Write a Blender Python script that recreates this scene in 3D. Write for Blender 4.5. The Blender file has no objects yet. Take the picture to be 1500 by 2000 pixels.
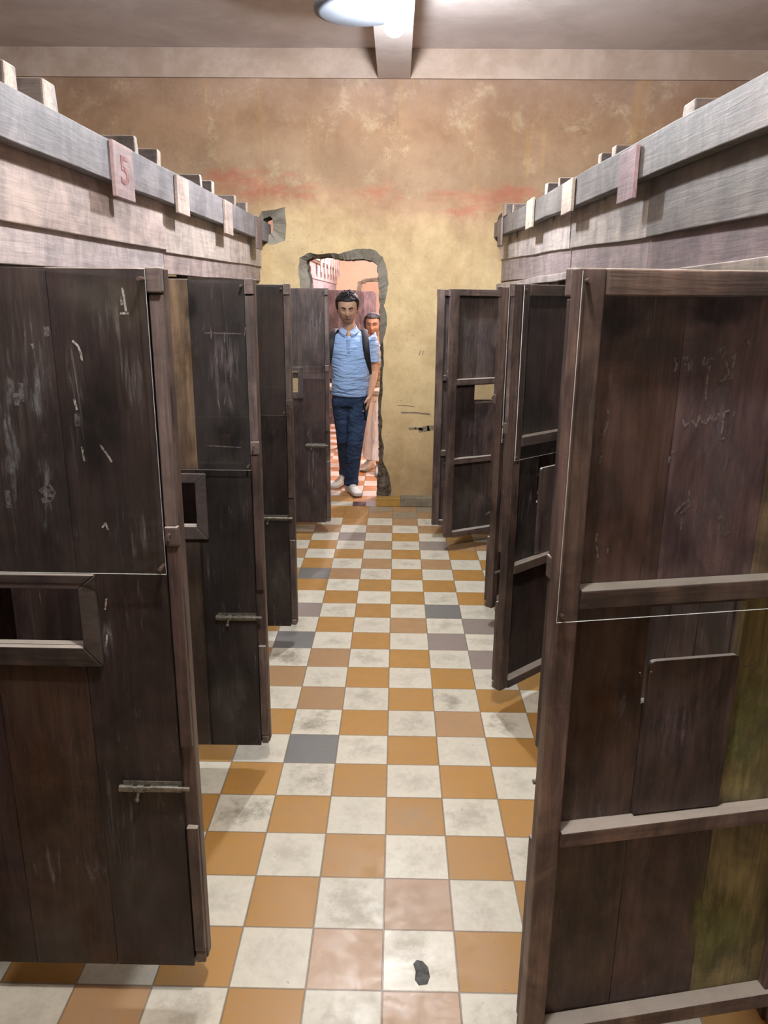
import bpy, bmesh, math, random
from mathutils import Vector, Matrix, noise

R = math.radians
random.seed(7)
sc = bpy.context.scene
col = sc.collection

# ------------------------------------------------------------------ camera
CAM = Vector((0.015158, -1.579877, 1.737097))
PITCH, YAW, ROLL, FPX = R(15.7312), R(-0.81008), R(0.54059), 1497.5
cp, sp, cy_, sy_ = math.cos(PITCH), math.sin(PITCH), math.cos(YAW), math.sin(YAW)
fwd = Vector((sy_*cp, cy_*cp, -sp)); r0 = Vector((cy_, -sy_, 0)); u0 = r0.cross(fwd)
rgt = math.cos(ROLL)*r0 + math.sin(ROLL)*u0
upv = -math.sin(ROLL)*r0 + math.cos(ROLL)*u0
cd = bpy.data.cameras.new('camera'); cam = bpy.data.objects.new('camera', cd); col.objects.link(cam)
cam.matrix_world = Matrix(((rgt.x, upv.x, -fwd.x, CAM.x), (rgt.y, upv.y, -fwd.y, CAM.y),
                           (rgt.z, upv.z, -fwd.z, CAM.z), (0, 0, 0, 1)))
cd.sensor_fit = 'VERTICAL'; cd.sensor_height = 32.0; cd.lens = 32.0*FPX/2000.0
cd.clip_start = 0.05
sc.camera = cam

# ------------------------------------------------------------------ light settings
sc.view_settings.view_transform = 'Standard'
sc.view_settings.look = 'None'
sc.view_settings.exposure = 0.95
sc.view_settings.gamma = 1.0
sc.view_settings.use_curve_mapping = False
sc.cycles.transparent_max_bounces = 48
P_MAIN, C_MAIN = 82.0, (0.90, 0.95, 1.0)
P_BACK, C_BACK = 80.0, (1.0, 0.97, 0.94)
P_NEXT, C_NEXT = 215.0, (1.0, 0.87, 0.92)
w = bpy.data.worlds.new('world'); sc.world = w; w.use_nodes = True
w.node_tree.nodes['Background'].inputs[0].default_value = (0.9, 0.85, 0.82, 1)
w.node_tree.nodes['Background'].inputs[1].default_value = 0.3

# ------------------------------------------------------------------ tagging
def tag(o, label=None, cat=None, group=None, kind=None):
    if label: o['label'] = label
    if cat: o['category'] = cat
    if group: o['group'] = group
    if kind: o['kind'] = kind
    return o

def empty(name, loc=(0, 0, 0), rz=0.0, **k):
    o = bpy.data.objects.new(name, None); col.objects.link(o)
    o.location = loc; o.rotation_euler = (0, 0, rz); o.empty_display_size = 0.05
    return tag(o, **k)

# ------------------------------------------------------------------ materials
def nt_new(name):
    m = bpy.data.materials.new(name); m.use_nodes = True
    n = m.node_tree; n.nodes.clear()
    return m, n

class NB:
    def __init__(s, nt): s.nt = nt
    def n(s, t, **k):
        x = s.nt.nodes.new(t)
        for a, b in k.items():
            if a == 'inp':
                for i, v in b.items():
                    if hasattr(v, 'node'): s.nt.links.new(v, x.inputs[i])
                    else: x.inputs[i].default_value = v
            else: setattr(x, a, b)
        return x
    def math(s, op, a, b=0.0, c=None, clamp=False):
        x = s.n('ShaderNodeMath', operation=op, use_clamp=clamp)
        for i, v in enumerate((a, b) if c is None else (a, b, c)):
            if hasattr(v, 'node'): s.nt.links.new(v, x.inputs[i])
            else: x.inputs[i].default_value = v
        return x.outputs[0]
    def mix(s, f, a, b, bt='MIX'):
        x = s.n('ShaderNodeMix', data_type='RGBA', blend_type=bt)
        for i, v in ((0, f), (6, a), (7, b)):
            if hasattr(v, 'node'): s.nt.links.new(v, x.inputs[i])
            else: x.inputs[i].default_value = v if i == 0 else (*v[:3], 1)
        return x.outputs[2]
    def ramp(s, f, stops, interp='LINEAR'):
        x = s.n('ShaderNodeValToRGB'); x.color_ramp.interpolation = interp
        el = x.color_ramp.elements
        while len(el) > 1: el.remove(el[-1])
        for i, (p, c) in enumerate(stops):
            e = el[0] if i == 0 else el.new(p)
            e.position = p; e.color = (*c, 1) if hasattr(c, '__len__') else (c, c, c, 1)
        s.nt.links.new(f, x.inputs[0])
        return x.outputs[0]
    def smooth(s, v, lo, hi):
        x = s.n('ShaderNodeMapRange', interpolation_type='SMOOTHSTEP')
        s.nt.links.new(v, x.inputs[0]); x.inputs[1].default_value = lo; x.inputs[2].default_value = hi
        return x.outputs[0]
    def noise(s, vec, scale, detail=4, rough=0.55, dist=0.0):
        x = s.n('ShaderNodeTexNoise', inp={'Scale': scale, 'Detail': detail, 'Roughness': rough, 'Distortion': dist})
        s.nt.links.new(vec, x.inputs['Vector']); return x.outputs['Fac']
    def mapping(s, vec, scale=(1, 1, 1), loc=(0, 0, 0)):
        x = s.n('ShaderNodeMapping'); s.nt.links.new(vec, x.inputs[0])
        x.inputs['Scale'].default_value = scale
        if hasattr(loc, 'node'): s.nt.links.new(loc, x.inputs['Location'])
        else: x.inputs['Location'].default_value = loc
        return x.outputs[0]
    def out(s, col_, rough=0.6, bump=None, bstr=0.3, bdist=0.005, spec=0.4, **k):
        p = s.n('ShaderNodeBsdfPrincipled')
        for i, v in (('Base Color', col_), ('Roughness', rough)):
            if hasattr(v, 'node'): s.nt.links.new(v, p.inputs[i])
            else: p.inputs[i].default_value = (*v[:3], 1) if i == 'Base Color' else v
        p.inputs['Specular IOR Level'].default_value = spec
        for a, v in k.items(): p.inputs[a.replace('_', ' ')].default_value = v
        if bump is not None:
            b = s.n('ShaderNodeBump', inp={'Strength': bstr, 'Distance': bdist})
            s.nt.links.new(bump, b.inputs['Height']); s.nt.links.new(b.outputs[0], p.inputs['Normal'])
        o = s.n('ShaderNodeOutputMaterial'); s.nt.links.new(p.outputs[0], o.inputs[0])

def lin(r, g, b):
    f = lambda c: (c/255/12.92) if c/255 <= 0.04045 else ((c/255+0.055)/1.055)**2.4
    return (f(r), f(g), f(b))

def wood_mat(name, axis, dust=0.35, scr=0.35, rough=0.5, amp=1.0):
    """aged painted wood, base colour from the mesh, grain along axis"""
    m, nt = nt_new(name); b = NB(nt)
    tc = b.n('ShaderNodeTexCoord'); oi = b.n('ShaderNodeObjectInfo')
    sh = b.math('MULTIPLY', oi.outputs['Random'], 37.0)
    cv = b.n('ShaderNodeCombineXYZ', inp={0: sh, 1: sh, 2: sh})
    s = [1.0, 1.0, 1.0]; s[axis] = 0.06
    o = tc.outputs['Object']
    g1 = b.noise(b.mapping(o, tuple(70*x for x in s), cv.outputs[0]), 1.0, 5, 0.65, 0.6)
    s2 = [1.0, 1.0, 1.0]; s2[axis] = 0.3
    g2 = b.noise(b.mapping(o, tuple(9*x for x in s2), cv.outputs[0]), 1.0, 4, 0.6, 0.5)
    s3 = [1.0, 1.0, 1.0]; s3[axis] = 0.13
    g3 = b.noise(b.mapping(o, tuple(34*x for x in s3), cv.outputs[0]), 1.0, 6, 0.75, 1.2)
    cl = b.noise(b.mapping(o, (3.2, 3.2, 3.2), cv.outputs[0]), 1.0, 3, 0.6)
    at = b.n('ShaderNodeAttribute', attribute_name='col')
    base = at.outputs['Color']
    c = b.mix(b.smooth(g1, 0.30, 0.68), b.mix(1.0, base, (1-.34*amp, 1-.36*amp, 1-.34*amp), 'MULTIPLY'), b.mix(1.0, base, (1+.22*amp, 1+.18*amp, 1+.16*amp), 'MULTIPLY'))
    blo = b.noise(b.mapping(o, (7, 7, 4), cv.outputs[0]), 1.0, 5, 0.65, 0.8)
    c = b.mix(b.smooth(blo, 0.34, 0.66), b.mix(1.0, c, (1-.48*amp, 1-.50*amp, 1-.48*amp), 'MULTIPLY'), b.mix(1.0, c, (1+.5*amp, 1+.42*amp, 1+.36*amp), 'MULTIPLY'))
    c = b.mix(b.math('MULTIPLY', b.smooth(g2, 0.45, 0.75), 0.3), c, (0.07, 0.05, 0.046))
    wm = b.math('MULTIPLY', b.smooth(g3, 0.56, 0.74), b.smooth(cl, 0.42, 0.62))
    c = b.mix(b.math('MULTIPLY', wm, scr), c, (0.30, 0.27, 0.27))
    s4 = [1.0, 1.0, 1.0]; s4[axis] = 0.05
    g4 = b.noise(b.mapping(o, tuple(160*x for x in s4), cv.outputs[0]), 1.0, 3, 0.6, 0.4)
    fine = b.math('MULTIPLY', b.smooth(g4, 0.66, 0.76), b.smooth(b.noise(b.mapping(o, (11, 11, 5), cv.outputs[0]), 1.0, 3, 0.6), 0.45, 0.62))
    c = b.mix(b.math('MULTIPLY', fine, scr), c, (0.40, 0.37, 0.36))
    s5 = [8.0, 8.0, 8.0]; s5[axis] = 190.0
    saw = b.noise(b.mapping(o, tuple(s5), cv.outputs[0]), 1.0, 3, 0.5)
    c = b.mix(b.math('MULTIPLY', b.math('MULTIPLY', b.smooth(saw, 0.45, 0.7), b.smooth(cl, 0.5, 0.6)), 0.35*amp), c, b.mix(1.0, c, (1.5, 1.42, 1.35), 'MULTIPLY'))
    ge = b.n('ShaderNodeNewGeometry'); sx = b.n('ShaderNodeSeparateXYZ'); nt.links.new(ge.outputs['Normal'], sx.inputs[0])
    up = b.smooth(sx.outputs[2], 0.5, 0.85)
    c = b.mix(b.math('MULTIPLY', up, 0.85), c, (0.46, 0.415, 0.36))
    dn = b.noise(b.mapping(o, (5, 5, 5), cv.outputs[0]), 1.0, 6, 0.7)
    c = b.mix(b.math('MULTIPLY', b.smooth(dn, 0.38, 0.7), dust), c, (0.13, 0.115, 0.10) if amp > .9 else b.mix(1.0, c, (1.45, 1.4, 1.36), 'MULTIPLY'))
    h = b.math('ADD', g1, b.math('MULTIPLY', g3, 0.5))
    b.out(c, rough, h, 0.35, 0.004, 0.45)
    return m

WV = wood_mat('aged wood grain upright', 2, 0.12, 0.6, 0.42)
WH = wood_mat('aged wood grain across', 0, 0.30, 0.25, 0.55)
WY = wood_mat('dusty wood grain lengthways', 1, 0.22, 0.3, 0.6, 0.5)
WJ = wood_mat('dark timber', 0, 0.1, 0.3, 0.6, 0.8)

def simple(name, c, rough=0.5, nscale=30, namp=0.2, bstr=0.15, spec=0.4, **k):
    m, nt = nt_new(name); b = NB(nt); tc = b.n('ShaderNodeTexCoord')
    n = b.noise(tc.outputs['Object'], nscale, 4, 0.6)
    cc = b.mix(b.smooth(n, 0.3, 0.7), tuple(x*(1-namp) for x in c), tuple(min(1, x*(1+namp)) for x in c))
    b.out(cc, rough, n, bstr, 0.002, spec, **k)
    return m

METAL = simple('dull steel', (0.24, 0.23, 0.195), 0.38, 80, 0.3, 0.1, Metallic=0.8)
NAIL = simple('rusty nail', (0.16, 0.11, 0.09), 0.6, 80, 0.3, 0.1, Metallic=0.5)

def acrylic_mat():
    m, nt = nt_new('clear acrylic'); b = NB(nt)
    tr = b.n('ShaderNodeBsdfTransparent', inp={0: (0.97, 0.975, 0.97, 1)})
    gl = b.n('ShaderNodeBsdfGlossy', inp={'Color': (1, 1, 1, 1), 'Roughness': 0.03})
    df = b.n('ShaderNodeBsdfDiffuse', inp={0: (0.6, 0.6, 0.62, 1)})
    lw = b.n('ShaderNodeLayerWeight', inp={0: 0.5}); fr_ = b.math('ADD', 0.028, b.math('MULTIPLY', b.math('POWER', lw.outputs['Facing'], 5.0), 0.4))
    m1 = b.n('ShaderNodeMixShader', inp={0: 0.008}); nt.links.new(tr.outputs[0], m1.inputs[1]); nt.links.new(df.outputs[0], m1.inputs[2])
    m2 = b.n('ShaderNodeMixShader'); nt.links.new(fr_, m2.inputs[0]); nt.links.new(m1.outputs[0], m2.inputs[1]); nt.links.new(gl.outputs[0], m2.inputs[2])
    o = b.n('ShaderNodeOutputMaterial'); nt.links.new(m2.outputs[0], o.inputs[0])
    return m
ACR = acrylic_mat()
ACRE = simple('cut acrylic edge', (0.75, 0.78, 0.76), 0.3, 10, 0.03, 0.02)

def wall_mat(name, pink=0.0):
    m, nt = nt_new(name); b = NB(nt); ge = b.n('ShaderNodeNewGeometry'); P = ge.outputs['Position']
    sx = b.n('ShaderNodeSeparateXYZ'); nt.links.new(P, sx.inputs[0]); z = sx.outputs[2]
    n1 = b.noise(P, 0.9, 5, 0.6, 0.4); n2 = b.noise(P, 4.5, 8, 0.72, 0.2); n3 = b.noise(P, 22, 6, 0.75, 0.3)
    drip = b.noise(b.mapping(P, (9, 9, 0.7)), 1.0, 5, 0.6, 0.8)
    zz = b.math('ADD', z, b.math('MULTIPLY', b.math('SUBTRACT', n2, 0.5), 0.55))
    zz = b.math('ADD', zz, b.math('MULTIPLY', b.math('SUBTRACT', n1, 0.5), 0.5))
    k = b.math('DIVIDE', zz, 3.6)
    c = b.ramp(k, [(0.0, (0.40, 0.285, 0.15)), (0.12, (0.54, 0.395, 0.205)), (0.30, (0.66, 0.505, 0.27)), (0.50, (0.69, 0.535, 0.295)),
                   (0.62, (0.52, 0.385, 0.21)), (0.68, (0.40, 0.255, 0.155)), (0.73, (0.33, 0.225, 0.14)), (0.84, (0.30, 0.185, 0.11)), (0.92, (0.31, 0.205, 0.145)), (1.0, (0.33, 0.25, 0.20))])
    # worn pale patches, yellow runs, dark grime
    c = b.mix(b.math('MULTIPLY', b.smooth(n2, 0.52, 0.72), 0.40), c, (0.62, 0.51, 0.31))
    c = b.mix(b.math('MULTIPLY', b.smooth(drip, 0.56, 0.75), 0.35), c, (0.50, 0.30, 0.09))
    c = b.mix(b.math('MULTIPLY', b.smooth(n3, 0.56, 0.74), 0.22), c, (0.25, 0.18, 0.10))
    # faded red painted band
    rb = b.math('MULTIPLY', b.smooth(zz, 2.38, 2.47), b.math('SUBTRACT', 1.0, b.smooth(zz, 2.56, 2.68)))
    rn = b.smooth(b.noise(b.mapping(P, (1.3, 1.3, 4)), 1.0, 6, 0.7, 0.3), 0.46, 0.62)
    c = b.mix(b.math('MULTIPLY', b.math('MULTIPLY', rb, rn), 0.55), c, (0.42, 0.12, 0.075))
    big = b.noise(P, 1.9, 10, 0.74, 0.15)
    c = b.mix(b.smooth(big, 0.35, 0.65), b.mix(1.0, c, (0.80, 0.76, 0.74), 'MULTIPLY'), b.mix(1.0, c, (1.10, 1.10, 1.12), 'MULTIPLY'))
    # small pits
    vo = b.n('ShaderNodeTexVoronoi', inp={'Scale': 26.0}); nt.links.new(P, vo.inputs['Vector'])
    pit = b.math('MULTIPLY', b.math('LESS_THAN', vo.outputs['Distance'], 0.10), b.smooth(n2, 0.5, 0.56))
    c = b.mix(b.math('MULTIPLY', pit, 0.7), c, (0.12, 0.08, 0.05))
    if pink > 0:
        c = b.mix(pink, c, (0.60, 0.40, 0.30))
    h = b.math('ADD', b.math('MULTIPLY', n2, 1.0), b.math('MULTIPLY', n3, 0.35))
    b.out(c, 0.85, h, 0.5, 0.012, 0.2)
    return m
WALL = wall_mat('aged ochre limewash'); WALLP = wall_mat('pale salmon limewash', 0.75)

def rough_mat(name, c1, c2, scale, bstr=0.8, bd=0.02, rough=0.9):
    m, nt = nt_new(name); b = NB(nt); ge = b.n('ShaderNodeNewGeometry')
    n = b.noise(ge.outputs['Position'], scale, 8, 0.7, 0.3); n2 = b.noise(ge.outputs['Position'], scale*5, 5, 0.7)
    c = b.mix(b.smooth(n, 0.35, 0.65), c1, c2)
    b.out(c, rough, b.math('ADD', n, b.math('MULTIPLY', n2, 0.4)), bstr, bd, 0.2)
    return m
CEIL = rough_mat('grimy rose grey ceiling plaster', (0.50, 0.43, 0.41), (0.64, 0.56, 0.54), 1.3, 0.3, 0.01)
BANDM = rough_mat('stained cornice plaster', (0.34, 0.25, 0.195), (0.44, 0.345, 0.29), 2.2, 0.3, 0.01)
CONC = rough_mat('bare grey mortar', (0.20, 0.175, 0.135), (0.30, 0.27, 0.215), 9, 0.6, 0.01)
RUBB = rough_mat('broken brick and mortar', (0.07, 0.05, 0.035), (0.30, 0.25, 0.18), 30, 1.0, 0.03)
STEPM = rough_mat('worn cement step', (0.17, 0.14, 0.10), (0.27, 0.225, 0.16), 8, 0.4, 0.006)
WHITEENAMEL = simple('off white enamel', (0.13, 0.145, 0.175), 0.45, 6, 0.06, 0.05)

def tile_mat():
    m, nt = nt_new('glazed cement floor tile'); b = NB(nt)
    at = b.n('ShaderNodeAttribute', attribute_name='col'); ti = b.n('ShaderNodeAttribute', attribute_name='tint')
    uv = b.n('ShaderNodeUVMap'); sx = b.n('ShaderNodeSeparateXYZ'); nt.links.new(uv.outputs[0], sx.inputs[0])
    ge = b.n('ShaderNodeNewGeometry'); P = ge.outputs['Position']
    e = []
    for i in (0, 1):
        f = b.math('FRACT', sx.outputs[i]); e.append(b.math('MINIMUM', f, b.math('SUBTRACT', 1.0, f)))
    nz = b.noise(P, 60, 3, 0.6)
    ed = b.math('ADD', b.math('MINIMUM', e[0], e[1]), b.math('MULTIPLY', b.math('SUBTRACT', nz, 0.5), 0.008))
    cx = b.math('SUBTRACT', b.math('FRACT', sx.outputs[0]), 0.5); cyy = b.math('SUBTRACT', b.math('FRACT', sx.outputs[1]), 0.5)
    rad = b.math('SQRT', b.math('ADD', b.math('MULTIPLY', cx, cx), b.math('MULTIPLY', cyy, cyy)))
    s = b.n('ShaderNodeSeparateColor'); nt.links.new(ti.outputs['Color'], s.inputs[0])
    off = b.n('ShaderNodeCombineXYZ', inp={0: s.outputs[1], 1: s.outputs[2], 2: s.outputs[1]})
    pv = b.n('ShaderNodeVectorMath', operation='MULTIPLY_ADD'); nt.links.new(off.outputs[0], pv.inputs[0]); pv.inputs[1].default_value = (9, 9, 9); nt.links.new(P, pv.inputs[2])
    d1 = b.noise(pv.outputs[0], 11, 9, 0.76, 0.15); d2 = b.noise(pv.outputs[0], 40, 5, 0.7, 0.4)
    dm = b.math('MULTIPLY', b.smooth(b.math('ADD', d1, b.math('MULTIPLY', b.math('SUBTRACT', 0.33, rad), 0.35)), 0.42, 0.72), s.outputs[0])
    c = at.outputs['Color']
    c = b.mix(b.math('MULTIPLY', b.smooth(d2, 0.3, 0.75), 0.18), c, (0.30, 0.24, 0.17))
    c = b.mix(dm, c, (0.30, 0.26, 0.195))
    pk = b.math('LESS_THAN', b.noise(pv.outputs[0], 55, 2, 0.5), 0.245)
    c = b.mix(b.math('MULTIPLY', pk, 0.45), c, (0.16, 0.12, 0.09))
    g = b.math('SUBTRACT', 1.0, b.smooth(ed, 0.008, 0.016))
    c = b.mix(b.math('MULTIPLY', g, 0.8), c, (0.20, 0.145, 0.10))
    ro = b.math('ADD', 0.30, b.math('MULTIPLY', b.smooth(d1, 0.35, 0.7), 0.25))
    b.out(c, ro, b.math('ADD', b.math('MULTIPLY', g, -1.0), b.math('MULTIPLY', d1, 0.25)), 0.35, 0.003, 0.45)
    return m
TILE = tile_mat()

# ------------------------------------------------------------------ mesh builder
class MB:
    def __init__(s): s.v = []; s.f = []; s.c = []; s.m = []
    def add(s, vs, fs, c=(0.1, 0.1, 0.1), mi=0):
        n = len(s.v); s.v += [tuple(v) for v in vs]
        for f in fs: s.f.append([n+i for i in f]); s.c.append(c); s.m.append(mi)
    def box(s, x0, x1, y0, y1, z0, z1, c=(0.1, 0.1, 0.1), mi=0, j=0.0, mat=None):
        vs = [Vector((x, y, z)) for z in (z0, z1) for y in (y0, y1) for x in (x0, x1)]
        if j: vs = [v+Vector([random.uniform(-j, j) for _ in range(3)]) for v in vs]
        if mat: vs = [mat @ v for v in vs]
        s.add(vs, [(0, 2, 3, 1), (4, 5, 7, 6), (0, 1, 5, 4), (2, 6, 7, 3), (0, 4, 6, 2), (1, 3, 7, 5)], c, mi)
    def cyl(s, p, q, r, n=12, r2=None, c=(0.1, 0.1, 0.1), mi=0):
        p, q = Vector(p), Vector(q); r2 = r if r2 is None else r2
        d = (q-p).normalized(); a = d.orthogonal().normalized(); b = d.cross(a)
        vs = []
        for P, rr in ((p, r), (q, r2)):
            for i in range(n):
                t = 2*math.pi*i/n; vs.append(P+rr*(math.cos(t)*a+math.sin(t)*b))
        s.add(vs, [tuple(reversed(range(n))), tuple(range(n, 2*n))]+[(i, (i+1) % n, n+(i+1) % n, n+i) for i in range(n)], c, mi)
    def tube(s, pts, radii, n=14, c=(0.1, 0.1, 0.1), flat=None, side=None, mi=0):
        """swept elliptical tube; radii = list of (a,b) or r; side = direction of a"""
        pts = [Vector(p) for p in pts]; N = len(pts); vs = []
        side = Vector(side or (1, 0, 0))
        for i, p in enumerate(pts):
            t = (pts[min(i+1, N-1)]-pts[max(i-1, 0)]).normalized()
            a = side-t*side.dot(t)
            if a.length < 1e-3: a = t.orthogonal()
            a.normalize(); b = t.cross(a)
            rr = radii[i] if hasattr(radii, '__len__') else radii
            ra, rb = rr if hasattr(rr, '__len__') else (rr, rr)
            for k in range(n):
                th = 2*math.pi*k/n; vs.append(p+ra*math.cos(th)*a+rb*math.sin(th)*b)
        fs = [tuple(reversed(range(n))), tuple(range((N-1)*n, N*n))]
        for i in range(N-1):
            for k in range(n):
                fs.append((i*n+k, i*n+(k+1) % n, (i+1)*n+(k+1) % n, (i+1)*n+k))
        s.add(vs, fs, c, mi)
    def ell(s, ctr, r, n=16, m=12, c=(0.1, 0.1, 0.1), rot=None, fn=None, mi=0):
        vs = []; ctr = Vector(ctr); rot = rot or Matrix.Identity(3)
        for i in range(1, m):
            ph = math.pi*i/m
            for k in range(n):
                th = 2*math.pi*k/n; v = Vector((r[0]*math.sin(ph)*math.cos(th), r[1]*math.sin(ph)*math.sin(th), r[2]*math.cos(ph)))
                if fn: v = fn(v)
                vs.append(ctr+rot @ v)
        tp = Vector((0, 0, r[2])); bt = Vector((0, 0, -r[2]))
        if fn: tp, bt = fn(tp), fn(bt)
        vs += [ctr+rot @ tp, ctr+rot @ bt]; T = len(vs)-2; B = T+1; fs = []
        for k in range(n):
            k2 = (k+1) % n; fs.append((T, k, k2)); fs.append((B, (m-2)*n+k2, (m-2)*n+k))
            for i in range(m-2): fs.append((i*n+k, (i+1)*n+k, (i+1)*n+k2, i*n+k2))
        s.add(vs, fs, c, mi)
    def ribbon(s, pts, wd, nrm, c=(0.6, 0.6, 0.6)):
        pts = [Vector(p) for p in pts]; nrm = Vector(nrm)
        for i in range(len(pts)-1):
            d = (pts[i+1]-pts[i]).normalized(); q = d.cross(nrm).normalized()*wd/2
            a, b = pts[i]-d*wd*0.2, pts[i+1]+d*wd*0.2
            vs = [a-q, a+q, b+q, b-q]; lo = [v for v in vs]; hi = [v+nrm*0.0006 for v in vs]
            s.add(lo+hi, [(3, 2, 1, 0), (4, 5, 6, 7), (0, 1, 5, 4), (1, 2, 6, 5), (2, 3, 7, 6), (3, 0, 4, 7)], c)
    def build(s, name, mats, parent=None, bevel=0.0, smooth=False, remesh=None, sm_it=0, **k):
        me = bpy.data.meshes.new(name); me.from_pydata(s.v, [], s.f)
        ca = me.color_attributes.new('col', 'FLOAT_COLOR', 'CORNER')
        for p in me.polygons:
            p.material_index = s.m[p.index]; p.use_smooth = smooth
            for li in p.loop_indices: ca.data[li].color = (*s.c[p.index], 1)
        for m in (mats if isinstance(mats, (list, tuple)) else [mats]): me.materials.append(m)
        bm = bmesh.new(); bm.from_mesh(me); bmesh.ops.recalc_face_normals(bm, faces=bm.faces); bm.to_mesh(me); bm.free()
        o = bpy.data.objects.new(name, me); col.objects.link(o)
        if parent is not None: o.parent = parent
        if bevel:
            md = o.modifiers.new('bevel', 'BEVEL'); md.width = bevel; md.segments = 2; md.limit_method = 'ANGLE'; md.angle_limit = R(40)
        if remesh:
            md = o.modifiers.new('union', 'REMESH'); md.mode = 'VOXEL'; md.voxel_size = remesh; md.use_smooth_shade = True
            if sm_it:
                md = o.modifiers.new('relax', 'SMOOTH'); md.factor = 0.5; md.iterations = sm_it
        return tag(o, **k)

def copy_thing(o, loc=None, rz=None, label=None, parent=None):
    c = o.copy(); col.objects.link(c)
    if parent is not None: c.parent = parent
    if loc is not None: c.location = loc
    if rz is not None: c.rotation_euler = (0, 0, rz)
    if label: c['label'] = label
    for ch in [x for x in bpy.data.objects if x.parent == o]: copy_thing(ch, parent=c)
    return c

# ------------------------------------------------------------------ room shell
YW, YB, XL, XR, ZC = 4.82, -4.6, -3.3, 3.2, 3.5
YW2 = 5.10           # back of the pierced wall
Y2 = 12.0            # wall at the end of the next room
def wallR(y): return 0.952-0.0195*y      # face of the right hand cell fronts
WLX = -1.10                              # face of the left hand cell fronts

ORG = (0.455, 0.235, 0.056); CRM = (0.72, 0.68, 0.555)
special = {(-2, 5): 'g', (-3, 10): 'g', (1, 10): 'p', (2, 9): 'p', (1, 12): 'g', (2, 11): 'p', (0, 11): 'b', (-3, 12): 'p', (-3, 15): 'g',
           (-1, 0): 'k', (0, -1): 'k', (0, 1): 'k', (-2, 9): 'b', (1, 6): 'b', (-3, 8): 'b', (-2, 7): 'b',
           (-1, 16): 'b', (-2, 19): 'p', (-1, 18): 'b', (-1, 20): 'b', (1, 18): 'p', (-3, 20): 'b', (0, 21): 'b', (-2, 15): 'b', (2, 18): 'b', (1, 20): 'b'}
dirty = {(-3, 9): 1, (-2, 6): .95, (-2, 4): .9, (1, 7): .95, (2, 6): .95, (-3, 3): .95, (-1, 9): .55, (0, 3): .55, (-1, 1): .5, (0, 8): .35, (2, 8): .6,
         (1, -1): .6, (-3, -1): .6, (-1, 11): .3, (-2, 16): .7, (-2, 8): .5}
tcol = {'g': (0.185, 0.185, 0.18), 'p': (0.31, 0.255, 0.225), 'b': (0.42, 0.25, 0.12), 'k': (0.50, 0.335, 0.215)}
def floor_mesh(name, x0, y0, nx, ny, c0, r0, y_cut, pal, par=0, T=0.2):
    rnd = random.Random(5+r0); me = bpy.data.meshes.new(name); vs, fs, cs, ts, uvs = [], [], [], [], []
    for i in range(nx):
        for j in range(ny):
            c, r = c0+i, r0+j; xa, ya = x0+i*T, y0+j*T; xb, yb = xa+T, min(ya+T, y_cut)
            if yb <= ya: continue
            n = len(vs); vs += [(xa, ya, 0), (xb, ya, 0), (xb, yb, 0), (xa, yb, 0)]; fs.append((n, n+1, n+2, n+3))
            even = (c+r+par) % 2 == 0
            if name == 'floor' and r >= 22:
                even = False
            v = rnd.uniform(0.93, 1.06)
            base = pal[0] if even else pal[1]
            d = rnd.uniform(0.22, 0.60) if even else rnd.uniform(0.0, 0.18)
            if name == 'floor':
                sp_ = special.get((c, r))
                if sp_: base = tcol[sp_]
                elif not even and rnd.random() < 0.12 and not (-4 <= c <= 2 and 0 <= r <= 14): base = tcol['b']
                if r >= 22 and c >= -1: base = tcol['b'] if (c+r) % 2 else (0.33, 0.27, 0.19)
                d = dirty.get((c, r), d)
            cs.append((base[0]*v, base[1]*v, base[2]*v, 1)); ts.append((d, rnd.random(), rnd.random(), 1))
            uvs.append([(0, 0), (1, 0), (1, (yb-ya)/T), (0, (yb-ya)/T)])
    me.from_pydata(vs, [], fs)
    ca = me.color_attributes.new('col', 'FLOAT_COLOR', 'CORNER'); tb = me.color_attributes.new('tint', 'FLOAT_COLOR', 'CORNER'); uvl = me.uv_layers.new(name='UVMap')
    for p in me.polygons:
        for k, li in enumerate(p.loop_indices):
            ca.data[li].color = cs[p.index]; tb.data[li].color = ts[p.index]; uvl.data[li].uv = uvs[p.index][k]
    me.materials.append(TILE); o = bpy.data.objects.new(name, me); col.objects.link(o); tag(o, kind='structure'); return o
floor_mesh('floor', -3.4, -4.6, 33, 47, -17, -23, 4.76, (CRM, ORG))
floor_mesh('floor_next', -3.28, 5.10, 33, 36, 0, 0, Y2, ((0.78, 0.66, 0.58), (0.52, 0.235, 0.10)), par=1)
floor_mesh('floor_third', -3.28, Y2+0.2, 33, 30, 0, 0, 17.6, ((0.78, 0.66, 0.58), (0.52, 0.235, 0.10)))

# ceilings and side walls
def slab(name, x0, x1, y0, y1, z0, z1, mat, **k):
    b = MB(); b.box(x0, x1, y0, y1, z0, z1); return b.build(name, mat, kind='structure', **k)
slab('ceiling', XL-0.15, XR+0.15, YB-0.15, YW, ZC, ZC+0.12, CEIL)
slab('ceiling_next', XL-0.15, XR+0.15, YW2, 17.8, ZC, ZC+0.12, CEIL)
slab('wall_left', XL-0.15, XL, YB-0.15, 17.8, -0.02, ZC, WALL)
slab('wall_right', XR, XR+0.15, YB-0.15, 17.8, -0.02, ZC, WALL)
slab('wall_back', XL, XR, YB-0.15, YB, -0.02, ZC, WALL)
slab('wall_end', XL, XR, 17.6, 17.8, -0.02, ZC, WALLP)
slab('trim_1', XL, XR, YW-0.022, YW+.01, 3.30, ZC-0.001, BANDM)               # cornice band over the pierced wall
slab('trim_2', -0.15, 0.09, YB, YW-0.0225, 3.30, ZC-0.001, CEIL)            # shallow ceiling beam
slab('floor_sub', XL-0.15, XR+0.15, YB-0.15, 17.8, -0.14, -0.004, STEPM)

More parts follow.
